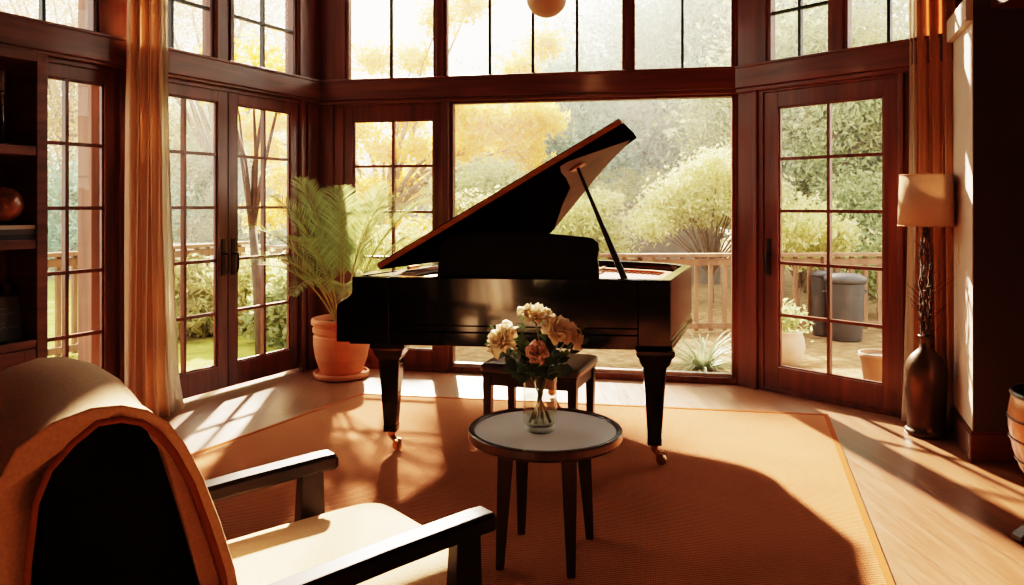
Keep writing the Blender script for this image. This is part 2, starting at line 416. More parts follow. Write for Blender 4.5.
WB.box(mb, pw0-.025, pw0, .05, ZB0, -.08, .0); WB.box(mb, pw1, pw1+.025, .05, ZB0, -.08, .0)
WB.box(mb, pw0-.025, pw1+.025, 0, .05, -.08, .012); WB.box(mb, pw0, pw1, ZB0-.03, ZB0, -.08, 0)
pic = struct(mb.build('window_6', M['frame'], None, bevel=.004))
quad_pane(WB, pw0, pw1, .05, ZB0-.03, -.045, pic)
mb = MB(); WB.box(mb, pw0, pw1, .05, .075, -.06, -.015); mb.build('sill_track', plain('aluminium_track', (.35,.33,.31), .4, metal=.6), pic)
spB = [(sB(349), sB(433)), (sB(447), sB(622)), (sB(635), sB(731))]
for k, (a, b) in enumerate(spB): transom(WB, a, b, 'window_%d' % (k+7), cols=(2,4,2)[k])
mb = MB(); fill_posts(WB, spB, 0, LBK, mb); struct(mb.build('trim_4', M['frame'], None, bevel=.004))

# right wall ----------------------------------------------------------------
sR = lambda px: WR.s_at(px)
leaf(WR, (sR(778), sR(883)), (sR(764), sR(898)), 'door_3', handle=sR(769), gz=(.19, 2.10))
mb = MB()
WR.box(mb, 0, sR(764), 0, ZB0, -.12, .012); WR.box(mb, sR(898), SR_END, 0, ZB0, -.12, .012)
WR.box(mb, sR(764), sR(898), 2.215, ZB0, -.12, .012); WR.box(mb, sR(764), sR(898), 0, .03, -.12, .012)
WR.box(mb, 0, SR_END, ZB0, ZB1, -.12, .012); WR.box(mb, 0, SR_END, ZT1, ZC, -.12, .02)
for a in (sR(757), sR(903)): WR.box(mb, a-.014, a+.014, 0, ZB0, .012, .032)
struct(mb.build('wall_right', M['frame'], None, bevel=.004))
mb = MB()
WR.box(mb, 0, SR_END, ZB0+.02, ZB1, .012, .075); WR.box(mb, 0, SR_END, ZB0-.012, ZB0+.02, .0, .05); WR.box(mb, 0, SR_END, ZB1-.006, ZB1+.016, 0, .085)
struct(mb.build('trim_5', M['frame_h'], None, bevel=.006))
spR = [(sR(771), sR(828)), (sR(848), 2*sR(888)-sR(848))]
for k, (a, b) in enumerate(spR): transom(WR, a, b, 'window_%d' % (k+10), hm=2.80)
mb = MB(); fill_posts(WR, spR, 0, SR_END, mb); struct(mb.build('trim_6', M['frame'], None, bevel=.004))

# pier on the right
PA = Vector((2.71, 4.63)); PBn = Vector((2.48, 4.04))
pp = [PBn, Vector((4.0, 3.9)), Vector((4.0, 4.63)), PA]
mb = MB(); mb.prism([(p.x, p.y, 0) for p in pp], (0,0,2.50)); struct(mb.build('wall_pier', M['plaster'], None))
pe = (PBn-PA).normalized(); WP = Wall(PA, pe, (-.93,.36)); LP_ = (PBn-PA).length
mb = MB(); WP.box(mb, -.02, LP_+.02, 2.37, 2.50, 0, .035); struct(mb.build('trim_7', M['plaster'], None, bevel=.003))
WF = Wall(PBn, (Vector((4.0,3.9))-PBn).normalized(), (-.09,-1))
mb = MB(); WF.box(mb, .004, 1.5, .16, 2.5, 0, .006); struct(mb.build('pier_shade_sheet', plain('pier_front_shade', (.055,.030,.020), .7, var=.08, scale=3), None))  # added sheet, shade on the pier front put into its dark colour
mb = MB(); WP.box(mb, 0, LP_+.015, 0, .15, 0, .016); WP.box(mb, 0, LP_+.015, .15, .165, 0, .010)
struct(mb.build('baseboard_right', wood('baseboard_wood', (.07,.025,.013), (.14,.055,.03), scale=(3,3,20)), None, bevel=.004))
mb = MB(); WF.box(mb, -.016, 1.5, 0, .15, 0, .016); WF.box(mb, -.01, 1.5, .15, .165, 0, .010)
struct(mb.build('baseboard_front', M['frame_h'], None, bevel=.004))
mb = MB(); WF.box(mb, .085, 1.5, 2.43, 2.6, .006, .25); struct(mb.build('trim_8', M['frame_h'], None, bevel=.003))
mb = MB(); WP.box(mb, .235, .262, 1.035, 1.145, 0, .006); sw = mb.build('light_switch', M['switch'], None, bevel=.002, loc=WP.pt(.25, .0, 1.09))
tag(sw, 'small ivory light switch plate on the pale side of the right pier', 'light switch')
mb = MB(); WP.box(mb, .243, .254, 1.07, 1.11, .006, .011); mb.build('rocker', M['switch'], sw, bevel=.001)

# floor, ceiling, the rest of the room behind the camera
fpoly = [PL, PR, (WR.pt(SR_END,0,0).x, WR.pt(SR_END,0,0).y), (4.1,4.2), (4.1,-3.4), (-4.0,-3.4), (-4.0,3.0), (WL.pt(SL_END,0,0).x, WL.pt(SL_END,0,0).y)]
cx, cy = 0, 2
def grow(p, k=.12):
    v = Vector((p[0]-cx, p[1]-cy)); v = v + v.normalized()*k; return (v.x+cx, v.y+cy)
big = [grow(p) for p in fpoly]
mb = MB(); mb.prism([(x,y,-.06) for x,y in big], (0,0,.06)); struct(mb.build('floor', M['floor'], None))
mb = MB(); mb.prism([(x,y,ZC) for x,y in big], (0,0,.08)); struct(mb.build('ceiling', M['ceil'], None))
mb = MB()
e0 = WL.pt(SL_END,0,0); mb.prism([(e0.x,e0.y,0),(-4.0,3.0,0),(-4.0,-3.4,0),(-4.12,-3.4,0),(-4.12,3.1,0),(e0.x-.1,e0.y+.1,0)], (0,0,ZC)); struct(mb.build('wall_side', M['dark_plaster'], None))
mb = MB(); mb.box(-4.12,4.12,-3.52,-3.4,0,ZC); struct(mb.build('wall_rear', M['dark_plaster'], None))
mb = MB(); mb.box(4.0,4.12,-3.4,4.6,0,ZC); struct(mb.build('wall_far_right', M['dark_plaster'], None))
mb = MB(); mb.prism([(p.x, p.y, 2.5) for p in (Vector((2.85,4.5)), Vector((4.0,4.4)), Vector((4.0,4.7)), Vector((2.65,4.7)))], (0,0,ZC-2.5)); struct(mb.build('wall_recess', M['frame'], None))

# rug
rp = [(-1.09,5.45), (2.067,4.905), (1.02,1.55), (-2.9,1.9)]
ang = -atan2(rp[1][1]-rp[0][1], rp[1][0]-rp[0][0])
mb = MB(); mb.prism([(x,y,.0) for x,y in rp], (0,0,.011))
rc = Vector((sum(p[0] for p in rp)/4, sum(p[1] for p in rp)/4))
rug = mb.build('rug', rug_mat(ang), None, bevel=.004, loc=(rc.x, rc.y, 0))
tag(rug, 'large rust orange woven rug lying under the piano and round table', 'rug')
mb = MB(); ins = .0
b_out = rp; b_in = [((p[0]-rc.x)*.984+rc.x, (p[1]-rc.y)*.984+rc.y) for p in rp]
mb.ring_strip(b_out, b_in, .010, .0135); mb.build('border', cloth('rug_border', (.36,.105,.042), trans=0, scale=120), rug)

# ------------------------------------------------------------------ grand piano
U = Vector((.9937,-.1117,0)); HDIR = Vector((.42,.9075,0)); ZU = Vector((0,0,1))
A = Vector((-.88,4.14,0)); B = Vector((.835,3.95,0))
ZP0, ZP1 = .615, .985
root = empty('grand_piano', (0.1,4.7,0), 'black grand piano with its lid propped open on the rug before the picture window', 'piano')
def bez(p0, p1, p2, p3, n):
    out = []
    for i in range(n+1):
        t = i/n; q = (1-t)
        out.append(tuple(q**3*a + 3*q*q*t*b + 3*q*t*t*c + t**3*d for a,b,c,d in zip(p0,p1,p2,p3)))
    return out
outl = [(A.x,A.y)] + [(B.x,B.y), (1.005,4.43), (1.165,4.88)]
outl += bez((1.165,4.88),(1.13,5.22),(.80,5.25),(.62,5.46),10)[1:]
outl += bez((.62,5.46),(.50,5.66),(.36,5.80),(.14,5.82),8)[1:]
outl += bez((.14,5.82),(-.02,5.82),(-.11,5.76),(-.18,5.66),5)[1:]
oc = Vector((sum(p[0] for p in outl)/len(outl), sum(p[1] for p in outl)/len(outl)))
def inset(poly, d):
    n = len(poly); res = []
    for i in range(n):
        p = Vector(poly[i]); a = (p-Vector(poly[i-1])).normalized(); b = (Vector(poly[(i+1) % n])-p).normalized()
        na = Vector((-a.y,a.x)); nb = Vector((-b.y,b.x)); m = (na+nb).normalized(); k = d/max(.35, m.dot(na))
        res.append(tuple(p+m*k))
    return res
inn = inset(outl, .055)
mb = MB(); mb.ring_strip(outl, inn, ZP0+.05, ZP1)
n = len(outl)
mb.prism([(x,y,ZP0+.05) for x,y in inset(outl,.02)], (0,0,.05))
rim = mb.build('rim', M['black'], root, bevel=.004)
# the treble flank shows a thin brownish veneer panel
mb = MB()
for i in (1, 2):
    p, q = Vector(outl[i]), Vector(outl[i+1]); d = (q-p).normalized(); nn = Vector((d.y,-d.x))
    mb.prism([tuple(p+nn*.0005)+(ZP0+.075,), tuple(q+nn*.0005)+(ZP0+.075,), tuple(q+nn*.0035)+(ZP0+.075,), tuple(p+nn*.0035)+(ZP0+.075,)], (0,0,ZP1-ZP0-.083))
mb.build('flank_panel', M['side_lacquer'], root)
mb = MB(); mb.ring_strip(inset(outl,-.010), inset(outl,.03), ZP0, ZP0+.03); mb.ring_strip(inset(outl,-.004), inset(outl,.03), ZP0+.03, ZP0+.05)
mb.prism([(x,y,ZP0+.005) for x,y in inset(outl,.02)], (0,0,.03))
mb.build('base_moulding', M['black'], root, bevel=.003)
mb = MB(); mb.prism([(x,y,ZP1-.09) for x,y in inset(outl,.056)], (0,0,.02)); mb.build('soundboard', M['red_felt'], root)
mb = MB()
pl = inset(outl, .10); mb.ring_strip(pl, inset(outl,.16), ZP1-.07, ZP1-.045)
for k in range(3):
    t = .3+.2*k; p0 = Vector((A.x*(1-t)+B.x*t, 4.3, ZP1-.05)); mb.tube([p0, p0+Vector((.35,1.05,0))], .014, 6)
mb.build('iron_plate', M['gold'], root)
mb = MB()
for k in range(40):
    t = .10+.8*k/39; p0 = Vector((A.x*(1-t)+B.x*t+.05, A.y*(1-t)+B.y*t+.14, ZP1-.035)); mb.tube([p0, p0+HDIR*(1.35-.75*t)], .0016, 4, cap=False)
mb.build('strings', M['brass'], root)['kind'] = 'stuff'
# front: left arm with S-curved end, cheek blocks, closed fallboard, key slip
FU = (B-A).normalized(); FN = Vector((FU.y,-FU.x,0))            # FN points to the viewer
prof = [(0,ZP1),(0,.90)] + [(-.085*(1-cos(pi*t))/2, .90-.075*t) for t in (.2,.35,.5,.65,.8,1)] + [(-.088,.80),(-.088,ZP0+.01),(.21,ZP0+.01),(.21,ZP1)]
mb = MB(); mb.prism([A+FU*x+Vector((0,0,z))+FN*.012 for x,z in prof], -FN*.38); mb.build('left_arm', M['black'], root, bevel=.005)
LF = (B-A).length
mb = MB(); mb.obox(A, FU, FN, ZU, LF-.17, LF-.001, -.02, .012, ZP0+.01, ZP1); mb.build('right_cheek', M['black'], root, bevel=.004)
mb = MB(); mb.obox(A, FU, FN, ZU, .21, LF-.17, -.02, .0035, ZP0+.11, ZP1-.002); mb.build('fallboard', M['black'], root, bevel=.003)
mb = MB(); mb.obox(A, FU, FN, ZU, .21, LF-.17, -.02, .018, ZP0+.0, ZP0+.075); mb.obox(A, FU, FN, ZU, .21, LF-.17, -.02, .010, ZP0+.075, ZP0+.11); mb.build('key_slip', M['black'], root, bevel=.004)
# music desk
def deskpt(px, py): return at(px, py, 4.12 - (px-520)*.0006)
dk = [(437,281),(438,250),(440,241),(446,236.5),(456,234.5)] + [(456+ (560-456)*t, 234.5-1.8*sin(pi*t)) for t in (.2,.4,.6,.8)] + [(560,235.0),(575,236.5),(586,237.5),(593,239),(597.5,243),(598.5,250),(597,258),(598.5,268),(599,281)]
mb = MB(); mb.prism([deskpt(*p) + Vector((.02,.12,0))*((281-p[1])/47*.35) for p in dk], (.008,.025,0)); mb.build('music_desk', M['black_satin'], root, bevel=.003)
# lid
LH = Vector((-.715,4.07,1.028)); SLP = R(30.7)
WV = U*cos(SLP)+ZU*sin(SLP); LN = WV.cross(HDIR).normalized()
if LN.z < 0: LN = -LN
LW = 1.515
def lidpt(w, v): return LH + WV*w + HDIR*v
def lid_uv(px, py):                                  # pixel ray on the lid underside
    d = Vector(((px-CXP)/FPX, 1, -(py-HY)/FPX)); o = Vector((0,0,CAMZ)); t = (LH-o).dot(LN)/d.dot(LN); r = o+d*t-LH
    w = r.z/WV.z; v = (r-WV*w).dot(HDIR); return w, v
curve = [lid_uv(*p) for p in ((637,138),(626,146),(612,160),(596,178),(580,198),(566,215),(553,231))]
lo = [(0,0),(LW,0)] + [(min(LW,w), v) for w, v in curve] + [(.12,1.93),(.0,1.88)]
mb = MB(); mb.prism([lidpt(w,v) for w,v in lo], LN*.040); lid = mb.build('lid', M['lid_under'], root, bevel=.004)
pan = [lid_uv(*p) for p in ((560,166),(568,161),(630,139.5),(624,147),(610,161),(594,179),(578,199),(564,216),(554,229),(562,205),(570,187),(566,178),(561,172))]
mb = MB(); mb.prism([lidpt(w,v)-LN*.0005 for w,v in pan], -LN*.003); mb.build('underside_reflection', M['lid_brown'], lid)  # thin overlay, lid's glossy reflection put into its brown colour
mb = MB(); mb.prism([lidpt(w,v)+LN*.007 for w,v in ((.0,-.006),(LW+.003,-.006),(LW+.003,.010),(.0,.010))], LN*.026)
mb.build('lid_front_edge', M['edge'], lid)
for v in (.35, 1.0, 1.6):
    p = lidpt(.0, v); mb = MB(); mb.tube([p-HDIR*.05+Vector((-.01,0,-.012)), p+HDIR*.05+Vector((-.01,0,-.012))], .012, 8); mb.build('lid_hinge', M['brass'], root)
lw, lv = lid_uv(577,166); ptop = lidpt(lw, lv)-LN*.0; pbot = Vector((.655,4.20,.905))
mb = MB(); mb.tube([pbot, pbot.lerp(ptop,.08), pbot.lerp(ptop,.3), pbot.lerp(ptop,.55), pbot.lerp(ptop,.96), ptop], [.02,.021,.018,.013,.009,.012], 10)
mb.build('lid_prop', M['black_satin'], root, smooth=True)
mb = MB(); q = lidpt(lw,lv); mb.obox(q, WV, HDIR, -LN, -.04, .04, -.035, .035, 0, .014); mb.build('prop_block', M['edge'], lid)
# legs with casters
def sq_ring(c, h, ax, ay): return [c+ax*sx*h+ay*sy*h for sx, sy in ((-1,-1),(1,-1),(1,1),(-1,1))]
def piano_leg(c, ztop, big=1):
    ax, ay = FU, -FN; mb = MB(); c = Vector((c[0],c[1],0))
    st = [(ztop,.115),(ztop-.03,.115),(ztop-.045,.10),(ztop-.075,.088),(ztop-.10,.070),(ztop-.14,.066),(.155,.042),(.15,.044),(.115,.044)]
    mb.loft([sq_ring(c+ZU*z, h*big, ax, ay) for z,h in st]); lg = mb.build('leg', M['black'], root, bevel=.006)
    mb = MB()
    mb.tube([c+ZU*.116, c+ZU*.085], [.022,.018], 10); mb.tube([c+ZU*.09, c+Vector((.02,-.012,.07)), c+Vector((.042,-.024,.042))], [.017,.015,.010], 8)
    for s in (-1,1): mb.obox(c+Vector((.035,-.02,0))+Vector((.5,.86,0))*.017*s, (.86,-.5,0), (.5,.86,0), ZU, -.014, .014, -.004, .004, .03, .075)
    w0 = c+Vector((.035,-.02,.039)); a = Vector((.5,.86,0))
    mb.tube([w0-a*.012, w0-a*.010, w0+a*.010, w0+a*.012], [.020,.027,.027,.020], 16)
    mb.build('caster', M['brass'], lg)
    return lg
pf = fl(390,454); piano_leg((pf.x, pf.y+.05), ZP0+.01, .86)
pf = fl(656,469); piano_leg((pf.x, pf.y+.05), ZP0+.01, .86)
piano_leg((.25,5.40), ZP0+.01, .85)

# ------------------------------------------------------------------ bench
bo = Vector((-.178,4.18,0)); bx = Vector((.525,-.17,0)).normalized(); by = Vector((.16,.43,0)).normalized(); bw, bd = .555, .45
br = empty('piano_bench', bo+bx*bw/2+by*bd/2, 'dark wooden piano bench with padded top tucked beneath the piano', 'bench')
mb = MB(); mb.superell(bo+bx*bw/2+by*bd/2+ZU*.472, bx, by, ZU, (bw/2+.008,bd/2+.008,.033), .45,.13, 56, 16); mb.build('cushion', M['leather'], br, smooth=True)
mb = MB(); mb.obox(bo, bx, by, ZU, .006, bw-.006, .006, bd-.006, .435, .452); mb.build('seat_board', M['bench_wood'], br, bevel=.004)
mb = MB()
mb.obox(bo, bx, by, ZU, .04, bw-.04, .02, .04, .375, .44); mb.obox(bo, bx, by, ZU, .04, bw-.04, bd-.04, bd-.02, .375, .44)
mb.obox(bo, bx, by, ZU, .02, .04, .04, bd-.04, .375, .44); mb.obox(bo, bx, by, ZU, bw-.04, bw-.02, .04, bd-.04, .375, .44)
mb.build('apron', M['bench_wood'], br)
for sx in (0,1):
    for sy in (0,1):
        c = bo+bx*(.035 if not sx else bw-.035)+by*(.035 if not sy else bd-.035); mb = MB()
        mb.loft([sq_ring(c+ZU*z, h, bx, by) for z,h in ((.437,.025),(.37,.025),(.07,.018),(.012,.015))]); mb.build('leg', M['bench_wood'], br, bevel=.003)

# ------------------------------------------------------------------ round table
tc = Vector((.13,2.95,0)); TZ = .507; TR = .302
tb = empty('side_table', tc, 'round dark walnut side table with raised rim, holding the flower vase', 'table')
mb = MB(); mb.lathe(tc, [(0,TZ-.04),(TR-.012,TZ-.042),(TR-.002,TZ-.036),(TR,TZ-.03),(TR,TZ-.004),(TR-.004,TZ),(TR-.018,TZ),(TR-.022,TZ-.004),(TR-.024,TZ-.010),(0,TZ-.010)], 72); mb.build('table_rim', M['table_wood'], tb, smooth=False, bevel=0)
mb = MB(); mb.lathe(tc, [(0,TZ-.012),(TR-.025,TZ-.012),(TR-.025,TZ-.0085),(0,TZ-.0085)], 72); mb.build('table_top', M['table_top'], tb)
legs = [fl(501.6,573), fl(573,581), fl(523,537), fl(591.5,542)]
lc = sum(legs, Vector((0,0,0)))/4
for p in legs:
    p = Vector((p.x, p.y, 0))+Vector((tc.x-lc.x, tc.y-lc.y, 0))*.75; dirv = (p-tc).normalized(); sd = Vector((-dirv.y,dirv.x,0))
    top = tc+dirv*.19; mb = MB()
    mb.loft([sq_ring(top.lerp(p, t)+ZU*z, h, Vector((1,0,0)), Vector((0,1,0))) for z,h,t in ((TZ-.04,.030,0),(TZ-.10,.029,.1),(.012,.016,1))]); mb.build('leg', M['table_wood'], tb, bevel=.004)
mb = MB()
for a in (0, pi/2): mb.obox(tc, (cos(a+.6),sin(a+.6),0), (-sin(a+.6),cos(a+.6),0), ZU, -.19, .19, -.016, .016, TZ-.075, TZ-.041)
mb.build('cross_rail', M['table_wood'], tb)

# ------------------------------------------------------------------ vase and flowers
vc = at(540,430,2.93); vc.z = TZ-.0083
M['clear'] = glass_mat('clear_glass', (.95,.96,.94), 1.6); M['water'] = glass_mat('vase_water_clear', (.93,.93,.88), .8)
mb = MB(); vr = .066; vh = .215
mb.lathe(vc, [(0,0),(.050,0),(.057,.004),(.062,.016),(.065,.035),(vr,.08),(vr,vh-.003),(vr-.001,vh),(vr-.003,vh),(vr-.004,vh-.003),(vr-.004,.08),(.060,.036),(.054,.024),(0,.020)], 48)
vase = mb.build('glass_vase', M['clear'], None, smooth=True, loc=vc); tag(vase, 'clear glass tumbler vase of flowers standing on the round table', 'vase')
mb = MB(); mb.lathe(vc, [(0,.022),(.053,.026),(.059,.038),(.0608,.08),(.0608,.135),(0,.135)], 40); mb.build('water', M['water'], vase, smooth=False)

M['rose'] = leaf_mat('cream_petals', (.90,.76,.56), (.97,.88,.72), .3, .03)
M['pink'] = leaf_mat('dusty_pink_petals', (.66,.40,.33), (.80,.55,.46), .25, .03)
M['dgreen'] = leaf_mat('rose_leaf', (.035,.06,.018), (.10,.15,.045), .3, .08)
M['sprig'] = leaf_mat('sprig_leaf', (.04,.065,.03), (.12,.17,.07), .35, .06)
M['stem'] = plain('flower_stem', (.16,.18,.07), .6, var=.3)
def frame_from(axis):
    a = Vector(axis).normalized(); b = a.orthogonal().normalized(); return b, a.cross(b), a
def petal_rows(c, fr, r_f, z_f, ph, hw, n=7, m=7, jig=0.0, rnd=random):
    X, Y, Z = fr; rows = []; j1, j2 = rnd.uniform(-1,1), rnd.uniform(-1,1)
    for i in range(m):
        b = i/(m-1); row = []
        for k in range(n):
            a = -1+2*k/(n-1); w = hw*(.35+.65*sin(pi*min(1,b*.62+.12)))*(1-.25*max(0,b-.75)*4*abs(a)**2)
            bb = b*(1-.10*abs(a)**2.5)
            r = r_f(bb)*(1+jig*.07*sin(3*a+j1*3)*b); z = z_f(bb)+jig*.012*sin(4*a+j2*5)*b*b
            f = ph+a*w; row.append(c+X*(r*cos(f))+Y*(r*sin(f))+Z*z)
        rows.append(row)
    return rows
def rose(c, axis, size, mat, label, open_=1.0, foot=None, cat='flower', grp='roses in the glass vase'):
    c = Vector(c); fr = frame_from(axis); root = empty('rose', (vc.x,vc.y,vc.z+.03), label, cat, grp)
    rings = [(3,.16,.55,.9,.10),(4,.30,.62,.9,.25),(5,.52,.60,.85,.55),(5,.78,.50,.75,.9),(6,1.0,.34,.66,1.25)]
    mb = MB()
    for k,(cnt,R0,H0,hw,ot) in enumerate(rings):
        R0 = R0*size*(.75+.25*open_); H0 = H0*size
        for q in range(cnt):
            ph = 2*pi*q/cnt + k*1.1 + random.uniform(-.15,.15)
            rf = lambda b, R0=R0, k=k: R0*(.12+.88*(b**(.55 if k<3 else .75))) + (.10*size*max(0,b-.8)*5*(.25 if k<2 else 1))
            zf = lambda b, H0=H0, k=k: H0*(1-(1-b)**1.7) - (.16*size*max(0,b-.78)**2*18 if k>2 else 0)
            mb.grid(petal_rows(c, fr, rf, zf, ph, hw, jig=1.0))
    mb.build('bloom', mat, root, smooth=True, solid=.0012)
    mb = MB(); base = c-fr[2]*size*.05; mb.ball(base, size*.22, 12); 
    for q in range(5):
        f = 2*pi*q/5; d = fr[0]*cos(f)+fr[1]*sin(f); mb.grid([[base, base+d*.001, base],[base+d*size*.35-fr[2]*size*.02+fr[0].cross(d)*.006, base+d*size*.4, base+d*size*.35-fr[0].cross(d)*.006],[base+d*size*.8-fr[2]*size*.15]*3])
    mb.build('calyx', M['dgreen'], root)
    q_ = random.uniform(0,6.28); foot = foot or Vector((vc.x+.042*cos(q_), vc.y+.042*sin(q_), vc.z+.035))
    neck = Vector((vc.x-(foot.x-vc.x)*.85+(c.x-vc.x)*.10, vc.y-(foot.y-vc.y)*.85, vc.z+vh))
    mb = MB(); mb.tube([foot, foot.lerp(neck,.5), neck, neck.lerp(base,.5)+Vector((0,0,.012)), base], [.0034,.0034,.0032,.003,.004], 7); mb.build('stem', M['stem'], root, smooth=True)
    return root
def fp(px, py, dd=0): return at(px, py, 2.92+dd)
rose(fp(505,341,-.03), (-.62,-.55,.62), .072, M['rose'], 'large cream rose, leftmost bloom in the glass vase', .85)
rose(fp(535,318,.0), (.12,-.25,1), .066, M['rose'], 'cream rose at the very top of the bouquet', 1.0)
rose(fp(557,331,-.02), (.25,-.75,.65), .060, M['rose'], 'cream rose right of the top bloom, facing forward', 1.0)
rose(fp(570,337,.01), (.80,-.35,.45), .058, M['rose'], 'cream rose, outermost bloom on the right of the bouquet', .9)
rose(fp(537,353,-.065), (.0,-.95,.32), .044, M['pink'], 'small dusty pink rose low in the middle of the bouquet', .9)
def leaf_blade(mb, p, d, up, L, W):
    d = Vector(d).normalized(); s = d.cross(Vector(up)); s = s.normalized() if s.length > 1e-4 else d.orthogonal().normalized(); u = s.cross(d)
    rows = []
    for t, w in ((0,.05),(.25,.75),(.5,1),(.75,.7),(1,.03)):
        c = p+d*L*t-u*L*.18*t*t; rows.append([c-s*W*w+u*W*.25*w, c, c+s*W*w+u*W*.25*w])
    mb.grid(rows)
def sprig(tip, label, n=9, L=.04, W=.014, mat=None, name='foliage_sprig', cat='foliage', grp='leafy sprigs of the bouquet', wide=1.0):
    root = empty(name, (vc.x,vc.y,vc.z+.03), label, cat, grp); tip = Vector(tip); L *= 1.2; W *= 1.25; n += 2
    dv = Vector((tip.x-vc.x+random.uniform(-.03,.03), tip.y-vc.y+random.uniform(-.05,.05), 0)).normalized(); foot = vc-dv*.043+ZU*.035; neck = vc+dv*.040+ZU*(vh+.005)
    pts = [foot, foot.lerp(neck,.5), neck, neck.lerp(tip,.35)+Vector((0,0,.008)), neck.lerp(tip,.7)+Vector((0,0,.006)), tip]
    mb = MB(); mb.tube(pts, [.0028,.0028,.0026,.0022,.0018,.0012], 6); mb.build('stem', M['stem'], root, smooth=True)
    mb = MB(); ax = (tip-neck).normalized()
    for k in range(n):
        t = .12+.88*k/(n-1); p = neck.lerp(tip, t)+Vector((0,0,.007*sin(pi*t)))
        d = ax*.45+Vector((random.uniform(-1,1), random.uniform(-1,.4), random.uniform(-.5,.7)))*wide
        if k == n-1: d = ax
        leaf_blade(mb, p, d, (random.uniform(-.4,.4), -.6, .8), L*random.uniform(.7,1.15), W*random.uniform(.8,1.15))
    mb.build('leaves', mat or M['dgreen'], root, smooth=True)
sprig(fp(460+40,352,-.02), 'dark green leafy sprig spreading left under the leftmost rose', 9, .05,.017)
sprig(fp(512,372,-.08), 'broad leaf sprig drooping over the left lip of the vase', 6, .055,.022)
sprig(fp(586,326,.0), 'thin sprig with tiny leaves reaching furthest right from the bouquet', 9, .024,.009, M['sprig'], wide=.7)
sprig(fp(580,345,.03), 'green sprig below the outermost right rose', 9, .045,.014)
sprig(fp(562,372,-.06), 'rounded leaf sprig hanging over the right lip of the vase', 6, .05,.022)
sprig(fp(520,316,.04), 'slender sprig standing between the left and top roses', 8, .03,.010, M['sprig'], wide=.7)
sprig(fp(536,368,-.07), 'dark leafy sprig beneath the small pink rose', 9, .05,.018)
sprig(fp(549,342,.0), 'dense dark sprig filling the centre of the bouquet', 12, .05,.017)
sprig(fp(522,348,.02), 'dense dark sprig behind the pink rose on its left', 12, .05,.016)
sprig(fp(494,330,.04), 'small pale sprig peeking out left of the leftmost rose', 7, .022,.008, M['sprig'], wide=.6)

# ------------------------------------------------------------------ armchair
FF = Vector((.766,.643,0)); RR = Vector((.643,-.766,0)); Q0 = Vector((-.056,1.918,0))
def ch(a, r, z): return Q0+FF*a+RR*r+ZU*z
acc = ch(-.45,-.33,0)
ac = empty('armchair', acc, 'cream cushioned lounge armchair with black wooden arms in the left foreground', 'armchair')
mb = MB(); mb.superell(ch(-.335,-.335,.375), FF, RR, ZU, (.375,.285,.088), .42,.22, 64, 24, bump=lambda x,y,z: (.012*cos(x*4)*cos(y*5) if z > 0 else 0)); seat_c = mb.build('seat_cushion', M['cream'], ac, smooth=True)
# piping seam round the seat cushion
# arms
FAR = -.10
def arm(r, da=0):
    mb = MB(); st = [(-.86,.562,.026),(-.6,.585,.033),(-.3,.60,.036),(-.05,.607,.037),(-.012,.606,.036),(.0,.603,.030)]
    rings = []
    for a, z, hw in st:
        t = .024 if a < -.005 else .017; c = .007
        rings.append([ch(a+da, r+x*hw, z-.024+y*t) for x, y in ((-1,-.7),(-.8,-1),(.8,-1),(1,-.7),(1,.6),(.75,1),(-.75,1),(-1,.6))])
    mb.loft(rings); return mb.build('armrest', M['arm_wood'], ac, bevel=.003)
arm(0); arm(-.665, FAR)
for r, da in ((0,0), (-.665,FAR)):
    mb = MB(); rings = []
    for z, a0, a1, h in ((.562,-.115,-.045,.021),(.40,-.125,-.04,.022),(.27,-.125,-.045,.022),(.012,-.115,-.062,.017)):
        a0 += da; a1 += da
        rings.append([ch(a0,r-h,z), ch(a1,r-h,z), ch(a1,r+h,z), ch(a0,r+h,z)])
    mb.loft(rings); mb.build('leg', M['arm_wood'], ac, bevel=.004)
    mb = MB(); rings = []
    for z, a0, a1, h in ((.55,-.80,-.74,.020),(.27,-.79,-.72,.021),(.012,-.86,-.81,.017)):
        rings.append([ch(a0,r-h,z), ch(a1,r-h,z), ch(a1,r+h,z), ch(a0,r+h,z)])
    mb.loft(rings); mb.build('leg', M['arm_wood'], ac, bevel=.004)
mb = MB()
for r in (0,-.665): mb.obox(Q0, FF, RR, ZU, -.78, -.08, r-.014, r+.014, .245, .30)
mb.obox(Q0, FF, RR, ZU, -.085, -.06, -.66, 0, .245, .29); mb.obox(Q0, FF, RR, ZU, -.78, -.755, -.66, 0, .245, .30)
mb.build('seat_rail', M['arm_wood'], ac, bevel=.003)
def ext(profile, stations, wob=None):
    """sweep a closed (a, z) profile across the chair; stations are (r, inset)"""
    ca = sum(p[0] for p in profile)/len(profile); cz = sum(p[1] for p in profile)/len(profile); rings = []
    for r, ins in stations:
        ring = []
        for a, z in profile:
            d = Vector((a-ca, z-cz)); L = d.length; d = d*((L-ins)/L)
            w = wob(a, r, z) if wob else (0,0)
            ring.append(ch(ca+d.x+w[0], r, cz+d.y+w[1]))
        rings.append(ring)
    return rings
core = [(-.67,.30),(-.685,.50),(-.70,.61),(-.745,.80),(-.785,.93),(-.80,.965),(-.83,.985),(-.87,.985),(-.91,.965),(-.945,.93),(-.965,.89),(-.975,.75),(-.975,.60),(-.955,.45),(-.94,.30)]
mb = MB(); mb.loft(ext(core, [(-.055,.0),(-.60,.0)])); mb.build('backrest', M['black_cloth'], ac, bevel=.008)
fc = [(-.685,.40),(-.66,.43),(-.648,.50),(-.655,.60),(-.708,.80),(-.75,.895),(-.772,.935),(-.79,.955),(-.81,.965),(-.81,.96),(-.785,.93),(-.745,.80),(-.70,.61),(-.682,.50)]
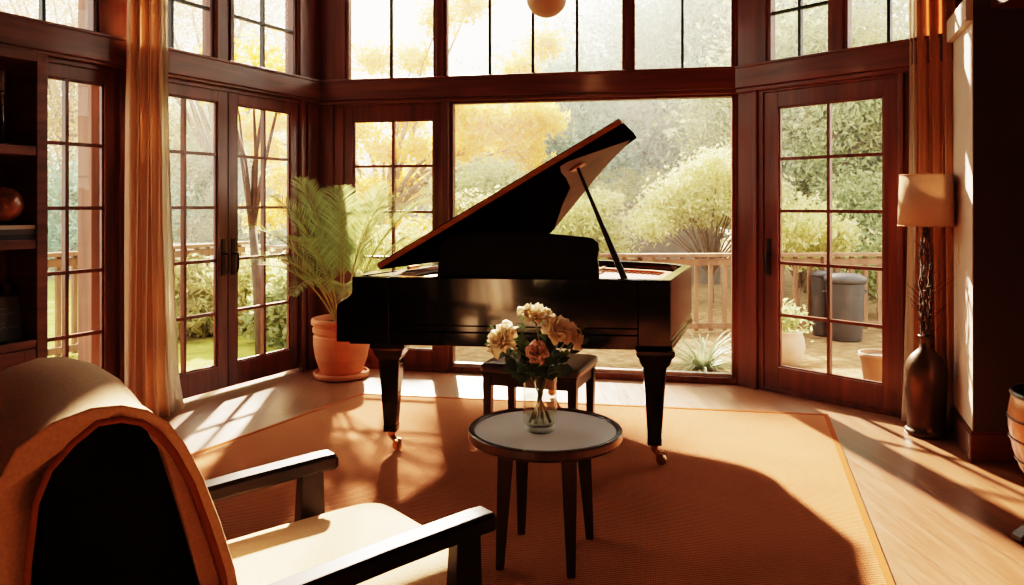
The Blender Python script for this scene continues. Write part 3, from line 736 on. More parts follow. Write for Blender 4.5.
st = [(-.036,.03),(-.040,.012),(-.052,.002),(-.08,0),(-.2,-.006),(-.33,-.010),(-.46,-.006),(-.57,0),(-.602,.002),(-.614,.012),(-.618,.03)]
mb = MB(); mb.loft(ext(fc, st, lambda a,r,z: (.004*sin(r*40+z*9),0))); mb.build('back_cushion', M['cream'], ac, smooth=True)
# throw over the top and down the rear
tout = [(-.612,.47),(-.620,.55),(-.636,.64),(-.665,.74),(-.70,.84),(-.735,.915),(-.768,.965),(-.805,.995),(-.85,1.012),(-.90,1.015),(-.96,1.0),(-1.015,.965),(-1.05,.89),(-1.06,.75),(-1.06,.60),(-1.04,.45),(-1.02,.36)]
tin = [(-.985,.36),(-.99,.45),(-1.00,.60),(-.995,.75),(-.985,.86),(-.965,.915),(-.93,.955),(-.89,.985),(-.85,.985),(-.815,.972),(-.785,.945),(-.755,.90),(-.722,.83),(-.69,.735),(-.662,.64),(-.648,.55),(-.640,.47)]
tst = [(-.028,.006),(-.026,.0),(-.03,0)] + [(-.03-.59*k/28, 0) for k in range(1,28)] + [(-.62,0),(-.626,.0),(-.624,.006)]
def wob(a, r, z):
    k = max(0, min(1, (1.0-z)/.3)); e = max(0, 1-abs(r+.03)/.12)
    return ((-.018*k*sin(r*23+1.0) - .014*k*sin(r*47) - .012*k), .010*sin(r*11)*(1-k)*1.0 - .0*e)
mb = MB(); mb.loft(ext(tout+tin, tst, wob)); thr = mb.build('throw_blanket', M['throw'], None, smooth=True, loc=acc)
tag(thr, 'peach cream throw draped over the back of the lounge armchair', 'throw')
mb = MB(); mb.tube([ch(a+wob(a,-.03,z)[0], -.030, z+wob(a,-.03,z)[1]) for a, z in tin], .007, 8); mb.build('hem', M['piping'], thr, smooth=True)

# ------------------------------------------------------------------ bookcase and shelf things
KOFF = .33; k0 = WL.s_at(48, KOFF); k1 = k0+.95; kp = WL.s_at(37, KOFF)-k0
bkroot = empty('bookcase', WL.pt((k0+k1)/2, .17, 0), 'tall built-in walnut bookcase against the left wall beside the window', 'bookcase')
def bk(name, boxes, mat=None, parent=None, bevel=.003):
    mb = MB()
    for b in boxes: WL.box(mb, *b)
    return mb.build(name, mat or M['book_wood'], parent or bkroot, bevel=bevel)
bk('side_panel', [(k0,k0+kp,0,2.19,.035,KOFF)]); bk('side_panel', [(k1-kp,k1,0,2.19,.035,KOFF)])
bk('top_panel', [(k0+kp,k1-kp,2.145,2.19,.035,KOFF)]); bk('back_panel', [(k0+kp,k1-kp,.0,2.145,.035,.05)])
SH = [(.617,.66),(1.147,1.196),(1.645,1.694)]
for z0, z1 in SH: bk('shelf', [(k0+kp,k1-kp,z0,z1,.05,KOFF-.004)])
bk('plinth', [(k0+kp,k1-kp,0,.08,.05,KOFF-.03)])
hw = (k1-k0-2*kp)/2
for k in range(2):
    a0 = k0+kp+k*hw+.003; a1 = a0+hw-.006
    dr = bk('cabinet_door', [(a0,a0+.06,.085,.612,KOFF-.022,KOFF-.002),(a1-.06,a1,.085,.612,KOFF-.022,KOFF-.002),(a0+.06,a1-.06,.085,.145,KOFF-.022,KOFF-.002),(a0+.06,a1-.06,.552,.612,KOFF-.022,KOFF-.002),(a0+.06,a1-.06,.145,.552,KOFF-.022,KOFF-.012)])
    mb = MB(); sk = a1-.03 if k == 0 else a0+.03; mb.ball(WL.pt(sk, KOFF+.012, .5), .013, 12); mb.tube([WL.pt(sk,KOFF-.004,.5), WL.pt(sk,KOFF+.008,.5)], .006, 8); mb.build('knob', M['brass'], dr, smooth=True)
# marbled globe on a stack of books
def sp(px, off): return WL.s_at(px, off)
gs = sp(3, .20); gp = WL.pt(gs, .20, 0); dG = gp.y
zst = 1.196
bks = [('closed dark blue book lying at the bottom of the stack on the middle shelf', (.03,.035,.045), .030, .150, .0),
       ('dark grey book lying in the middle of the flat stack on the middle shelf', (.07,.075,.085), .026, .145, -.004),
       ('pale grey book on top of the stack, under the marbled ball', (.45,.40,.35), .020, .143, .003)]
for k, (lab, colr, th, half, sh) in enumerate(bks):
    s0, s1 = gs-.165+sh, gs+half+.10; mb = MB(); mc = plain('book_cover_%d' % k, colr, .55, var=.08)
    WL.box(mb, s0, s1, zst, zst+.003, .11, .315); WL.box(mb, s0, s1, zst+th-.003, zst+th, .11, .315); WL.box(mb, s0, s1, zst+.003, zst+th-.003, .312, .315)
    bo_ = mb.build('book', mc, None, loc=WL.pt((s0+s1)/2,.21,zst)); tag(bo_, lab, 'book', 'books stacked flat on the middle shelf')
    mb = MB(); WL.box(mb, s0+.004, s1-.004, zst+.003, zst+th-.003, .115, .312); mb.build('pages', plain('paper_%d' % k, (.62,.55,.45), .8, var=.05), bo_)
    zst += th+.0005
gr_ = .098; gpc = WL.pt(gs, .205, zst+gr_+.012)
ball = empty('decorative_globe', WL.pt(gs,.205,zst), 'brown marbled ball ornament resting on the flat books', 'ornament')
mb = MB(); mb.ball(gpc, gr_, 36); mb.build('sphere', M['globe_marble'], ball, smooth=True)
mb = MB(); mb.lathe(WL.pt(gs,.205,zst), [(.030,0),(.050,0),(.048,.010),(.040,.022),(.032,.018),(.030,0)], 24); mb.build('stand_ring', M['steel'], ball, smooth=True)
# lower shelf: upright frame, bottle, small jar
s_ = sp(4,.24); mb = MB(); o = WL.pt(s_, .24, .6605)
tl = (WL.n*-.18+ZU).normalized()
mb.obox(o, WL.e, tl.cross(WL.e), tl, -.09, .062, -.009, .009, .0, .235)
bx_ = mb.build('framed_card', plain('slate_blue_card', (.10,.13,.15), .6, var=.1), None, bevel=.002, loc=o); tag(bx_, 'slate blue upright card leaning on the lower bookcase shelf', 'card')
mb = MB()
nrm = tl.cross(WL.e); sg = 1 if nrm.dot(WL.n) > 0 else -1
for k, (zz, w) in enumerate(((.17,.03),(.145,.045),(.095,.02),(.07,.05))):
    pts = [o+tl*(zz+.006*sin(q*2.1+k))+WL.e*(.03-w*2*q/8)+nrm*sg*.0095 for q in range(9)]; mb.tube(pts, .0016, 4)
mb.build('scribble', plain('pale_ink', (.42,.48,.5), .7, var=.05), bx_)
s_ = sp(31,.20); o = WL.pt(s_,.20,.6605)
mb = MB(); mb.lathe(o, [(0,0),(.032,0),(.036,.01),(.036,.11),(.030,.16),(.017,.22),(.015,.29),(.018,.30),(.018,.31),(0,.31)], 24)
tag(mb.build('bottle', plain('dark_brown_glass', (.035,.015,.01), .15, var=.2), None, smooth=True, loc=o), 'dark slender bottle standing on the lower bookcase shelf', 'bottle')
s_ = sp(7,.13); o = WL.pt(s_,.13,.6605)
mb = MB(); mb.lathe(o, [(0,0),(.045,0),(.06,.05),(.06,.16),(.04,.22),(.02,.25),(.022,.262),(.028,.275),(.02,.292),(0,.297)], 24)
tag(mb.build('lidded_jar', plain('brown_jar_glaze', (.07,.026,.015), .3, var=.3), None, smooth=True, loc=o), 'brown lidded jar behind the slate blue card', 'jar')
s_ = sp(2,.24); o = WL.pt(s_,.24,1.6945)
cs = empty('candlestick', o, 'tall slim dark candlestick on the top bookcase shelf', 'candlestick')
mb = MB(); mb.lathe(o, [(0,0),(.040,0),(.040,.008),(.012,.02),(.010,.26),(.018,.27),(.018,.285),(0,.285)], 24); mb.build('holder', plain('pewter', (.18,.16,.15), .25, metal=.9), cs, smooth=True)
mb = MB(); mb.lathe(o, [(0,.285),(.011,.285),(.010,.385),(0,.39)], 16); mb.build('candle', plain('grey_wax', (.25,.23,.21), .4), cs, smooth=True)

# ------------------------------------------------------------------ curtains
def curtain(w, s0, s1, off, ztop, zbot, folds, amp, mat, name, parent, spread=0, sheerf=0, puddle=0, skew=0):
    mb = MB(); rows = []; nz = 40; ns = folds*10
    for i in range(nz+1):
        t = i/nz; z = ztop+(zbot-ztop)*t; row = []
        for k in range(ns+1):
            u = k/ns; wob_ = .25*sin(u*7+t*2.2)+.15*sin(u*15-t*3)
            ph = 2*pi*folds*u+wob_*2
            k1_ = 1+spread*t*t; s = (s0+s1)/2+(u-.5)*(s1-s0)*k1_+.012*sin(ph*.5+t*4)+skew*t*t
            o_ = off+amp*sin(ph)*(.75+.25*t)+.01*sin(ph*2.0+t)+ (puddle*max(0,t-.93)/.07*(.5+.5*sin(ph*.5)))
            row.append(w.pt(s, max(.045,o_), z))
        rows.append(row)
    mb.grid(rows); return mb.build(name, mat, parent, smooth=True, solid=.003)
c0, c1 = WL.s_at(128,.14), WL.s_at(164,.12)
s0, s1 = min(c0,c1), max(c0,c1)
cl = empty('curtain', WL.pt((s0+s1)/2,.12,0), 'peach floor length curtain between the left window and the double doors', 'curtain', 'floor length curtains')
curtain(WL, s0+.05, s1, .15, 2.98, .012, 6, .035, M['curtain'], 'curtain_panel', cl, spread=.08, puddle=.06)
sh0 = WL.s_at(164.5,.10)
curtain(WL, sh0-.02, s0+.06, .10, 2.98, .012, 3, .022, M['sheer'], 'sheer_lining', cl, spread=.25, puddle=.05, skew=-.07)
mb = MB(); mb.tube([WL.pt(s0-.35,.13,2.99), WL.pt(s1+.2,.13,2.99)], .014, 10); mb.tube([WL.pt(s1+.1,.0,2.99), WL.pt(s1+.1,.13,2.99)], .008, 8); mb.build('curtain_rod', M['steel'], cl)
c0, c1 = WR.s_at(908,.13), WR.s_at(948,.13)
cr = empty('curtain', WR.pt((c0+c1)/2,.12,0), 'rust coloured curtain behind the twig lamp beside the single right door', 'curtain', 'floor length curtains')
curtain(WR, c0+.03, c1+.02, .085, 2.98, .012, 6, .026, M['curtain_r'], 'curtain_panel', cr, spread=.0, puddle=.03)
curtain(WR, c0-.02, c0+.06, .07, 2.98, .012, 2, .016, M['sheer'], 'sheer_lining', cr, spread=.5, puddle=.03)
mb = MB(); mb.tube([WR.pt(c0-.3,.11,2.99), WR.pt(c1+.05,.11,2.99)], .014, 10); mb.build('curtain_rod', M['steel'], cr)

# ------------------------------------------------------------------ potted palm
pc = Vector((-1.37,6.03,0))
pm = empty('potted_palm', pc, 'feathery green palm in a ribbed terracotta pot, in the corner left of the piano', 'plant')
mb = MB(); mb.lathe(pc, [(0,.035),(.155,.035),(.170,.06),(.205,.16),(.222,.27),(.222,.335),(.214,.345),(.214,.36),(.226,.368),(.226,.40),(.216,.408),(.218,.42),(.236,.43),(.240,.455),(.234,.475),(.212,.475),(.206,.455),(.200,.42),(0,.42)], 48); mb.build('pot', M['terracotta'], pm, smooth=False, bevel=0)
mb = MB(); mb.lathe(pc, [(0,.002),(.185,.002),(.215,.012),(.222,.035),(.216,.05),(.200,.048),(.196,.034),(0,.034)], 48); mb.build('saucer', M['terracotta'], pm)
mb = MB(); mb.lathe(pc, [(0,.44),(.10,.435),(.20,.43),(.20,.415),(0,.415)], 32); mb.build('soil', M['soil'], pm)
M['palm'] = leaf_mat('palm_leaflet', (.18,.23,.09), (.42,.46,.20), .55, .06)
M['rachis'] = plain('palm_stalk', (.36,.28,.09), .5, var=.25)
def keep_in(p):
    for w_ in (WL, WB):
        dd = (p-w_.p0).dot(w_.n)
        if dd < .075: p = p + w_.n*(.075-dd)
    return p
def frond(base, az, L, lift, droop, twist=0):
    base = Vector(base); d = Vector((cos(az),sin(az),0)); pts = []; ang_ = lift; p = base.copy(); n_ = 22
    for i in range(n_+1):
        pts.append(keep_in(p.copy())); ang_ -= droop/n_*(.35+1.3*i/n_); p = p+(d*cos(ang_)+ZU*sin(ang_))*L/n_
    mb = MB(); mb.tube(pts, [.0065*(1-.85*i/n_)+.0008 for i in range(n_+1)], 6); fo = mb.build('frond', M['rachis'], pm, smooth=True)
    mb = MB(); side = d.cross(ZU)
    for i in range(72):
        t = .34+.66*i/71; q = t*n_; k = min(n_-1, int(q)); f = q-k; c = pts[k].lerp(pts[k+1], f); tg = (pts[k+1]-pts[k]).normalized()
        nrm = side.cross(tg).normalized(); ll = L*.22*(sin(pi*min(1,.18+.8*(t-.34)/.66))**.7)*random.uniform(.85,1.1)
        for sgn in (-1,1):
            ld = (tg*.75+side*sgn*.62+nrm*.28*random.uniform(.3,1.2)).normalized()
            a0, a1, a2 = c, c+ld*ll*.5-ZU*ll*.03, c+ld*ll-ZU*ll*.16; w_ = nrm.cross(ld).normalized()*.0031
            if (keep_in(a2)-a2).length > 0: continue
            mb.grid([[a0-w_*.4,a0+w_*.4],[a1-w_,a1+w_],[a2-w_*.1,a2+w_*.1]])
    mb.build('leaflets', M['palm'], fo)
random.seed(21)
fr_ = [(95,1.15,84,22),(60,1.15,80,30),(250,1.25,80,38),(280,1.25,77,44),(310,1.2,76,46),(340,1.2,74,46),(5,1.15,76,44),(225,1.1,72,62),(240,1.05,66,82),(215,.95,66,85),(260,.95,60,96),(285,.95,58,100),(305,1.0,60,92),(325,1.1,62,76),(345,1.1,62,70),(15,1.1,66,60),(30,1.0,70,56),(355,1.05,56,74),(235,1.2,78,50),(265,1.1,70,70),(320,1.2,80,36),(40,1.2,82,30)]
for k, (az, L, lf, dp) in enumerate(fr_):
    a = R(az); L = min(L, 1.25)*1.03
    if 20 < az < 150: L *= .95
    frond(pc+Vector((cos(a)*.05,sin(a)*.05,.43)), a+random.uniform(-.1,.1), L, R(lf), R(dp))

# ------------------------------------------------------------------ twig lamp, pendant, bowl planter
lc_ = Vector((2.495,4.52,0))
lamp = empty('floor_lamp', lc_, 'floor lamp of twisted twigs in a bronze vase under a tan drum shade', 'lamp')
mb = MB(); mb.lathe(lc_, [(0,0),(.114,0),(.117,.010),(.117,.026),(.108,.034),(.102,.040),(.103,.08),(.108,.18),(.114,.28),(.117,.35),(.114,.40),(.102,.44),(.080,.475),(.054,.50),(.037,.52),(.031,.545),(.033,.57),(.043,.585),(.045,.592),(.040,.597),(.028,.585),(.024,.55),(0,.52)], 48); mb.build('vase_base', M['bronze'], lamp, smooth=True)
random.seed(5)
for k in range(9):
    ph = k*2*pi/9; pts = []
    for i in range(26):
        t = i/25; r = .014+.022*sin(pi*t)*(.6+.4*random.random()); a = ph+t*5*(1 if k % 2 else -1)
        pts.append(lc_+Vector((r*cos(a)+random.uniform(-.005,.005), r*sin(a)+random.uniform(-.005,.005), .52+t*.76)))
    mb = MB(); mb.tube(pts, [.0065-.003*i/25 for i in range(26)], 6)
    for j in range(5):
        i = random.randint(1,12) if k % 2 else random.randint(3,20); b = pts[i]; a = random.uniform(2.0,5.2) if j else random.uniform(0,6.28); L = random.uniform(.06,.15) if k % 2 else random.uniform(.03,.08); q = [b]
        for m_ in range(7):
            b = b+Vector((cos(a)*L/7, sin(a)*L/7, L/7*random.uniform(.3,1.6))); a += random.uniform(-.9,.9); q.append(b.copy())
        mb.tube(q, [.0035-.0004*i for i in range(8)], 5)
    mb.build('twig', M['twig'], lamp, smooth=True)
mb = MB(); rows = []; n_ = 48
for z, r in ((1.255,.152),(1.40,.147),(1.56,.141)): rows.append([lc_+Vector((r*cos(2*pi*k/n_), r*sin(2*pi*k/n_), z)) for k in range(n_+1)])
mb.grid(rows); shd = mb.build('lamp_shade', M['shade'], lamp, smooth=True, solid=.003)
mb = MB()
for z, r in ((1.255,.152),(1.56,.141)): mb = MB(); mb.tube([lc_+Vector((r*cos(2*pi*k/48), r*sin(2*pi*k/48), z)) for k in range(49)], .004, 6); mb.build('shade_ring', M['shade'], shd)
mb = MB()
for a in (0, 2*pi/3, 4*pi/3): mb.tube([lc_+Vector((0,0,1.27)), lc_+Vector((.150*cos(a), .150*sin(a), 1.265))], .0025, 5)
mb.tube([lc_+Vector((0,0,1.20)), lc_+Vector((0,0,1.34))], .008, 8); mb.build('spider_fitting', M['steel'], shd)

pp_ = at(546.5,-3,4.3)
pn = empty('pendant_lamp', (pp_.x,pp_.y,ZC), 'round peach globe pendant lamp hanging above the piano', 'lamp')
mb = MB(); mb.ball(pp_, .118, 36); mb.build('globe_shade', M['opal'], pn, smooth=True)
mb = MB(); mb.tube([pp_+ZU*.115, Vector((pp_.x,pp_.y,ZC-.02))], .004, 8); mb.build('cord', M['black_satin'], pn)
mb = MB(); mb.lathe(pp_, [(.035,.108),(.03,.15),(.012,.16),(0,.16)], 20); mb.build('globe_cap', M['brass'], pn); mb = MB(); mb.lathe((pp_.x,pp_.y,ZC-.03), [(0,0),(.05,.0),(.055,.03),(0,.03)], 24); mb.build('ceiling_rose', M['brass'], pn)

bw_ = Vector((2.345,3.12,0))
bp = empty('barrel_planter', bw_, 'round ringed copper brown planter on splayed feet at the right edge', 'planter')
mb = MB(); mb.lathe(bw_, [(0,.17),(.10,.17),(.155,.20),(.195,.26),(.222,.34),(.236,.43),(.236,.50),(.224,.575),(.218,.578),(.214,.57),(.225,.50),(.22,.40),(.18,.27),(.1,.2),(0,.2)], 64)
M['copper'] = plain('copper_brown', (.42,.16,.06), .38, metal=.35, var=.25, scale=4, coat=.2); mb.build('bowl', M['copper'], bp, smooth=True)
mb = MB(); mb.lathe(bw_, [(.216,.570),(.228,.568),(.232,.577),(.228,.587),(.218,.588),(.212,.58),(.216,.570)], 64); mb.build('rim', M['black_satin'], bp, smooth=True)
mb = MB()
for z, r in ((.30,.211),(.39,.232),(.475,.2395)): mb.lathe(bw_, [(r-.006,z-.006),(r+.003,z-.003),(r+.003,z+.003),(r-.006,z+.006)], 64)
mb.build('hoop', M['black_satin'], bp)
for a in (190, 310, 70):
    a = R(a); d = Vector((cos(a),sin(a),0)); s_ = Vector((-sin(a),cos(a),0)); mb = MB(); rings = []
    for r, z, h, w_ in ((.06,.172,.020,.026),(.12,.15,.022,.026),(.17,.09,.020,.025),(.22,.045,.018,.024),(.275,.022,.012,.026),(.285,.018,.010,.024)):
        rings.append([bw_+d*r+s_*w_+ZU*(z-h), bw_+d*r-s_*w_+ZU*(z-h), bw_+d*r-s_*w_+ZU*(z+h), bw_+d*r+s_*w_+ZU*(z+h)])
    for rg in rings:
        for v_ in rg:
            if v_.z < .002: v_.z = .002
    mb.loft(rings); mb.build('foot', M['bench_wood'], bp, bevel=.003)
mb = MB(); mb.lathe(bw_, [(0,.55),(.19,.55),(.19,.53),(0,.53)], 32); mb.build('soil', M['soil'], bp)

# ------------------------------------------------------------------ garden
GZ = -.03
def ground_mat(name, a, b, c, s=3):
    m, nt, out = mat_new(name); p = N(nt, 'ShaderNodeBsdfPrincipled'); p.inputs['Roughness'].default_value = .95; p.inputs['Specular IOR Level'].default_value = .1
    v = coords(nt); n1 = N(nt, 'ShaderNodeTexNoise'); n1.inputs['Scale'].default_value = s; n1.inputs['Detail'].default_value = 10; n1.inputs['Roughness'].default_value = .75
    nt.links.new(v, n1.inputs['Vector']); nt.links.new(ramp(nt, n1.outputs['Fac'], [(.3,a),(.5,b),(.7,c)]), p.inputs['Base Color'])
    n2 = N(nt, 'ShaderNodeTexNoise'); n2.inputs['Scale'].default_value = 60; n2.inputs['Detail'].default_value = 4; nt.links.new(v, n2.inputs['Vector'])
    bump(nt, n2.outputs['Fac'], 1, .03, p.inputs['Normal']); nt.links.new(p.outputs[0], out.inputs[0]); return m
mb = MB(); mb.box(-60,60,3.0,80,GZ-.2,GZ-.12)
struct(mb.build('garden_ground', ground_mat('leaf_litter', (.16,.09,.05), (.36,.23,.12), (.52,.38,.20), 5), None))
# ground right up to the house walls, shaped outside the room
def outside(w, s): return w.pt(s, -.14, 0)
gp0 = [outside(WL,SL_END+.8), outside(WL,0), Vector((PL[0]-.05,PL[1]+.14,0)), outside(WB,LBK), outside(WR,0), outside(WR,SR_END)]
mb = MB(); mb.prism([(p.x,p.y,GZ-.1) for p in gp0]+[(9,3.9,GZ-.1),(12,12,GZ-.1),(-12,12,GZ-.1),(-12,3,GZ-.1)], (0,0,.1))
struct(mb.build('terrace', ground_mat('litter_terrace', (.13,.075,.04), (.30,.19,.10), (.48,.34,.19), 9), None))
mb = MB(); mb.prism([(-2.45,5.55,GZ),(-1.75,6.85,GZ),(-1.2,8.1,GZ),(-3.2,14,GZ),(-16,14,GZ),(-16,6.2,GZ)], (0,0,.012))
struct(mb.build('lawn', ground_mat('sunny_lawn', (.16,.19,.04), (.34,.36,.08), (.55,.52,.16), 4), None))

def leaves(mb, cents, size, flat=.4, jit=.3):
    """many small two-triangle leaves as one mesh, numpy"""
    n_ = len(cents); nr = RNG.normal(size=(n_,3)); nr /= np.linalg.norm(nr,axis=1)[:,None]
    t = RNG.normal(size=(n_,3)); t -= nr*(t*nr).sum(1)[:,None]; t /= np.linalg.norm(t,axis=1)[:,None]
    b = np.cross(nr,t); s = size*(1-jit+2*jit*RNG.random(n_))[:,None]
    q = np.stack([cents-t*s, cents-b*s*flat+nr*s*.12, cents+t*s, cents+b*s*flat+nr*s*.12],1).reshape(-1,3)
    base = len(mb.v); mb.v += [tuple(x) for x in q]
    mb.f += [(base+4*i,base+4*i+1,base+4*i+2,base+4*i+3) for i in range(n_)]; mb.m += [0]*n_
def fbuild(mb, name, mat, parent):
    off = Vector((0,0,0)); q = parent
    while q is not None: off += q.location; q = q.parent
    me = bpy.data.meshes.new(name); me.from_pydata([(p[0]-off.x,p[1]-off.y,p[2]-off.z) for p in mb.v], [], mb.f); me.materials.append(mat); me.update()
    o = bpy.data.objects.new(name, me); COL.objects.link(o); o.parent = parent; return o
def clumps(c, rad, k, shell=.75):
    v = RNG.normal(size=(k,3)); v /= np.linalg.norm(v,axis=1)[:,None]; r = (shell+(1-shell)*RNG.random(k))**1
    r = r*(RNG.random(k)**.25)
    return np.array(c)+v*r[:,None]*np.array(rad)
def tree(name, base, crown, rad, nleaf, lsize, mat, label, cat='tree', nclump=30, spread=.28, trunk=.10, limbs=12, grp=None, bark=None, zmin=None, clump_pts=None, lean=0):
    base = Vector(base); root = empty(name, base, label, cat, grp)
    cl_ = clumps(crown, rad, nclump) if clump_pts is None else np.array(clump_pts)
    sp_ = spread*min(rad)
    idx = RNG.integers(0, len(cl_), nleaf); cents = cl_[idx]+RNG.normal(size=(nleaf,3))*sp_*np.array([1,1,.75])
    if zmin is not None: cents = cents[cents[:,2] > zmin]
    mb = MB(); leaves(mb, cents, lsize); fbuild(mb, 'foliage', mat, root)
    if trunk:
        mb = MB(); fork = base.lerp(Vector(crown), .45); fork.x += lean
        mid_ = base.lerp(fork,.5)+Vector((random.uniform(-.1,.1),random.uniform(-.1,.1),0))*rad[0]*.3
        mb.tube([base-ZU*.1, mid_, fork], [trunk,trunk*.85,trunk*.7], 8)
        for q in cl_[RNG.permutation(len(cl_))[:limbs]]:
            q = Vector(q); m1 = fork.lerp(q,.4)+Vector((random.uniform(-.1,.1),random.uniform(-.1,.1),.12))*min(rad)*.6
            mb.tube([fork.lerp(base,random.uniform(0,.25)), m1, m1.lerp(q,.6)+Vector((random.uniform(-.1,.1),0,.05)), q], [trunk*.5,trunk*.36,trunk*.2,trunk*.07], 6)
        mb.build('trunk', bark or M['bark'], root, smooth=True)
    return root
L = {}
L['yellow'] = leaf_mat('yellow_leaf', (.90,.56,.07), (.98,.78,.22), .55, .02)
L['palegreen'] = leaf_mat('pale_green_leaf', (.42,.46,.20), (.74,.76,.46), .5, .03)
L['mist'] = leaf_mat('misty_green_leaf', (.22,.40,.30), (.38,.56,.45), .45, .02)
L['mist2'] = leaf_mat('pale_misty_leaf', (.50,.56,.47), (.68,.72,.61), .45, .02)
L['green'] = leaf_mat('garden_green_leaf', (.30,.36,.18), (.54,.58,.32), .5, .03)
L['olive'] = leaf_mat('olive_leaf', (.38,.37,.18), (.66,.62,.34), .5, .03)
L['lime'] = leaf_mat('lime_leaf', (.56,.56,.24), (.88,.84,.50), .5, .03)
L['amber'] = leaf_mat('brown_gold_leaf', (.40,.28,.12), (.72,.56,.30), .5, .02)
def g(px, py, d): p = at(px, py, d); return (p.x, p.y, p.z)

# yellow tree
cps = []
for px, py, d in [(360,130,9.4),(375,60,9.2),(385,150,9.3),(400,185,9.5),(372,190,9.2),(405,120,9.6),(420,150,9.2),(415,60,9.4),(440,20,9.3),(470,5,9.5),(430,190,9.5),(360,225,9.6),(395,228,9.4),(425,235,9.5),
                  (465,120,9.0),(478,140,9.0),(490,118,9.1),(505,125,9.0),(520,120,9.1),(525,145,9.0),(535,115,9.0),(512,152,9.2),(460,150,9.3),(455,105,9.1),(528,165,9.0),(545,120,9.2),
                  (280,120,9.5),(270,150,9.4),(285,180,9.5),(265,215,9.6),(250,130,9.4),(290,210,9.3),(340,150,9.4),(320,110,9.6),(335,200,9.5),(520,70,9.4),(545,45,9.4)]:
    cps.append(g(px,py,d*1.5))
tree('yellow_tree', (-2.6,14.0,GZ-.1), g(400,110,14.1), (1.5,.9,1.35), 26000, .062, L['yellow'], 'golden yellow leaved tree with visible branches outside the left pane of the back wall', spread=.20, trunk=.12, limbs=26, clump_pts=cps, bark=plain('grey_brown_bark', (.30,.21,.13), .9, var=.3, scale=12))
# picture window
tree('round_shrub', (-.47,12.5,GZ-.1), g(484,205,12.5), (.95,.7,.85), 14000, .045, L['palegreen'], 'pale blossomy round shrub just left of the raised piano lid', 'shrub', trunk=.05, nclump=60, spread=.22)
tree('flowering_shrub', g(592,330,12.2)[:2]+(GZ-.1,), g(588,235,12.2), (.75,.6,.72), 9000, .042, L['lime'], 'yellow green shrub seen under the raised lid by the prop', 'shrub', trunk=.05, nclump=50, spread=.22)
jb = g(712,330,10.8)
jc = [g(px,py,10.8+random.uniform(-.35,.35)) for px,py in ((650,215),(660,200),(672,190),(685,180),(700,170),(715,162),(728,168),(740,180),(735,200),(720,205),(705,195),(690,205),(676,215),(662,222),(650,228),(700,215),(725,218),(745,210),(755,190),(765,200),(775,190),(785,205),(760,215),(712,180),(690,192),(780,220),(795,225),(640,222),(735,155),(750,165))]
tree('spreading_tree', (jb[0],jb[1],GZ-.1), g(708,215,10.8), (1.1,.6,.48), 18000, .036, L['lime'], 'small spreading tree with thin bare stems, just behind the railing by the right post', trunk=.035, limbs=26, spread=.26, clump_pts=jc)
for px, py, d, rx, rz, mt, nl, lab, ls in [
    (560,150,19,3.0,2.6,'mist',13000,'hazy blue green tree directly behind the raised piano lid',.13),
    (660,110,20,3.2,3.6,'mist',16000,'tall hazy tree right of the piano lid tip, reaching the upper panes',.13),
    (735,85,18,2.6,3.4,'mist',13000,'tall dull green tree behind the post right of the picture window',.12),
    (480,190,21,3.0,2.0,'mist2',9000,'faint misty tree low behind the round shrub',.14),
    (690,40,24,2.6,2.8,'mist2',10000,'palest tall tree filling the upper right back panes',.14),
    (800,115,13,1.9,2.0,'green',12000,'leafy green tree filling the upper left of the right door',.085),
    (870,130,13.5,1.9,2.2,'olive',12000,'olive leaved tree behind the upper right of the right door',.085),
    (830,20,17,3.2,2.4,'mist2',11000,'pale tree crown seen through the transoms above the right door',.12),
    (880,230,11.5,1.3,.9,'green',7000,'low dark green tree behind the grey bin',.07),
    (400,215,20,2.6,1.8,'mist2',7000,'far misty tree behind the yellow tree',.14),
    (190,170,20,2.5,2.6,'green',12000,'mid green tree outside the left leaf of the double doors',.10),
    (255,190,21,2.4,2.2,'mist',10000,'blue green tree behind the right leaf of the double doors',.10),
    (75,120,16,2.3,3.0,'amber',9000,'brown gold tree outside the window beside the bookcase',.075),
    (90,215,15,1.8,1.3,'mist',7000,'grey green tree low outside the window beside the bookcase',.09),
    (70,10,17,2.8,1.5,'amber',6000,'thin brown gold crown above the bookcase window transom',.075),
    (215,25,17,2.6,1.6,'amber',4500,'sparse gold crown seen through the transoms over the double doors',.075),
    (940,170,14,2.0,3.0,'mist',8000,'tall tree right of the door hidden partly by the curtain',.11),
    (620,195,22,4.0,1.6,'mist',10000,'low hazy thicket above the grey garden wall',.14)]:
    ls *= .72; nl = int(nl*1.8); c = g(px,py,d); tree('garden_tree', (c[0]+.2,c[1],GZ-.12), c, (rx,rx*.7,rz), nl, ls, L[mt], lab, grp='trees beyond the garden railing', nclump=90, spread=.24, trunk=.14, limbs=14)
for px, py, d, rx, rz, mt, nl, lab in [
    (190,308,8.0,.50,.46,'olive',6000,'round olive bush on the lawn outside the left door leaf'),
    (250,295,8.6,.48,.45,'lime',6000,'yellow green bush on the lawn left of the small trunk'),
    (285,320,7.6,.33,.50,'green',5000,'upright green bush at the right edge of the double doors'),
    (640,186,17.0,1.8,.42,'palegreen',6000,'pale flowering hedge along the top of the grey garden wall'),
    (470,235,9.6,.6,.5,'olive',6000,'olive bush under the pale round shrub, left of the piano'),
    (800,235,9.6,.7,.45,'lime',6000,'bright yellow green bush behind the railing through the right door'),
    (905,262,9.4,.6,.5,'green',4000,'dark green bush behind the railing right of the grey bin'),
    (410,262,9.0,.8,.45,'lime',6000,'lime bush low outside the back left window')]:
    c = g(px,py,d); tree('bush', (c[0],c[1],GZ-.1), c, (rx,rx*.8,rz), nl, .045, L[mt], lab, 'bush', grp='garden bushes', nclump=60, spread=.24, trunk=.03, limbs=8, zmin=GZ)
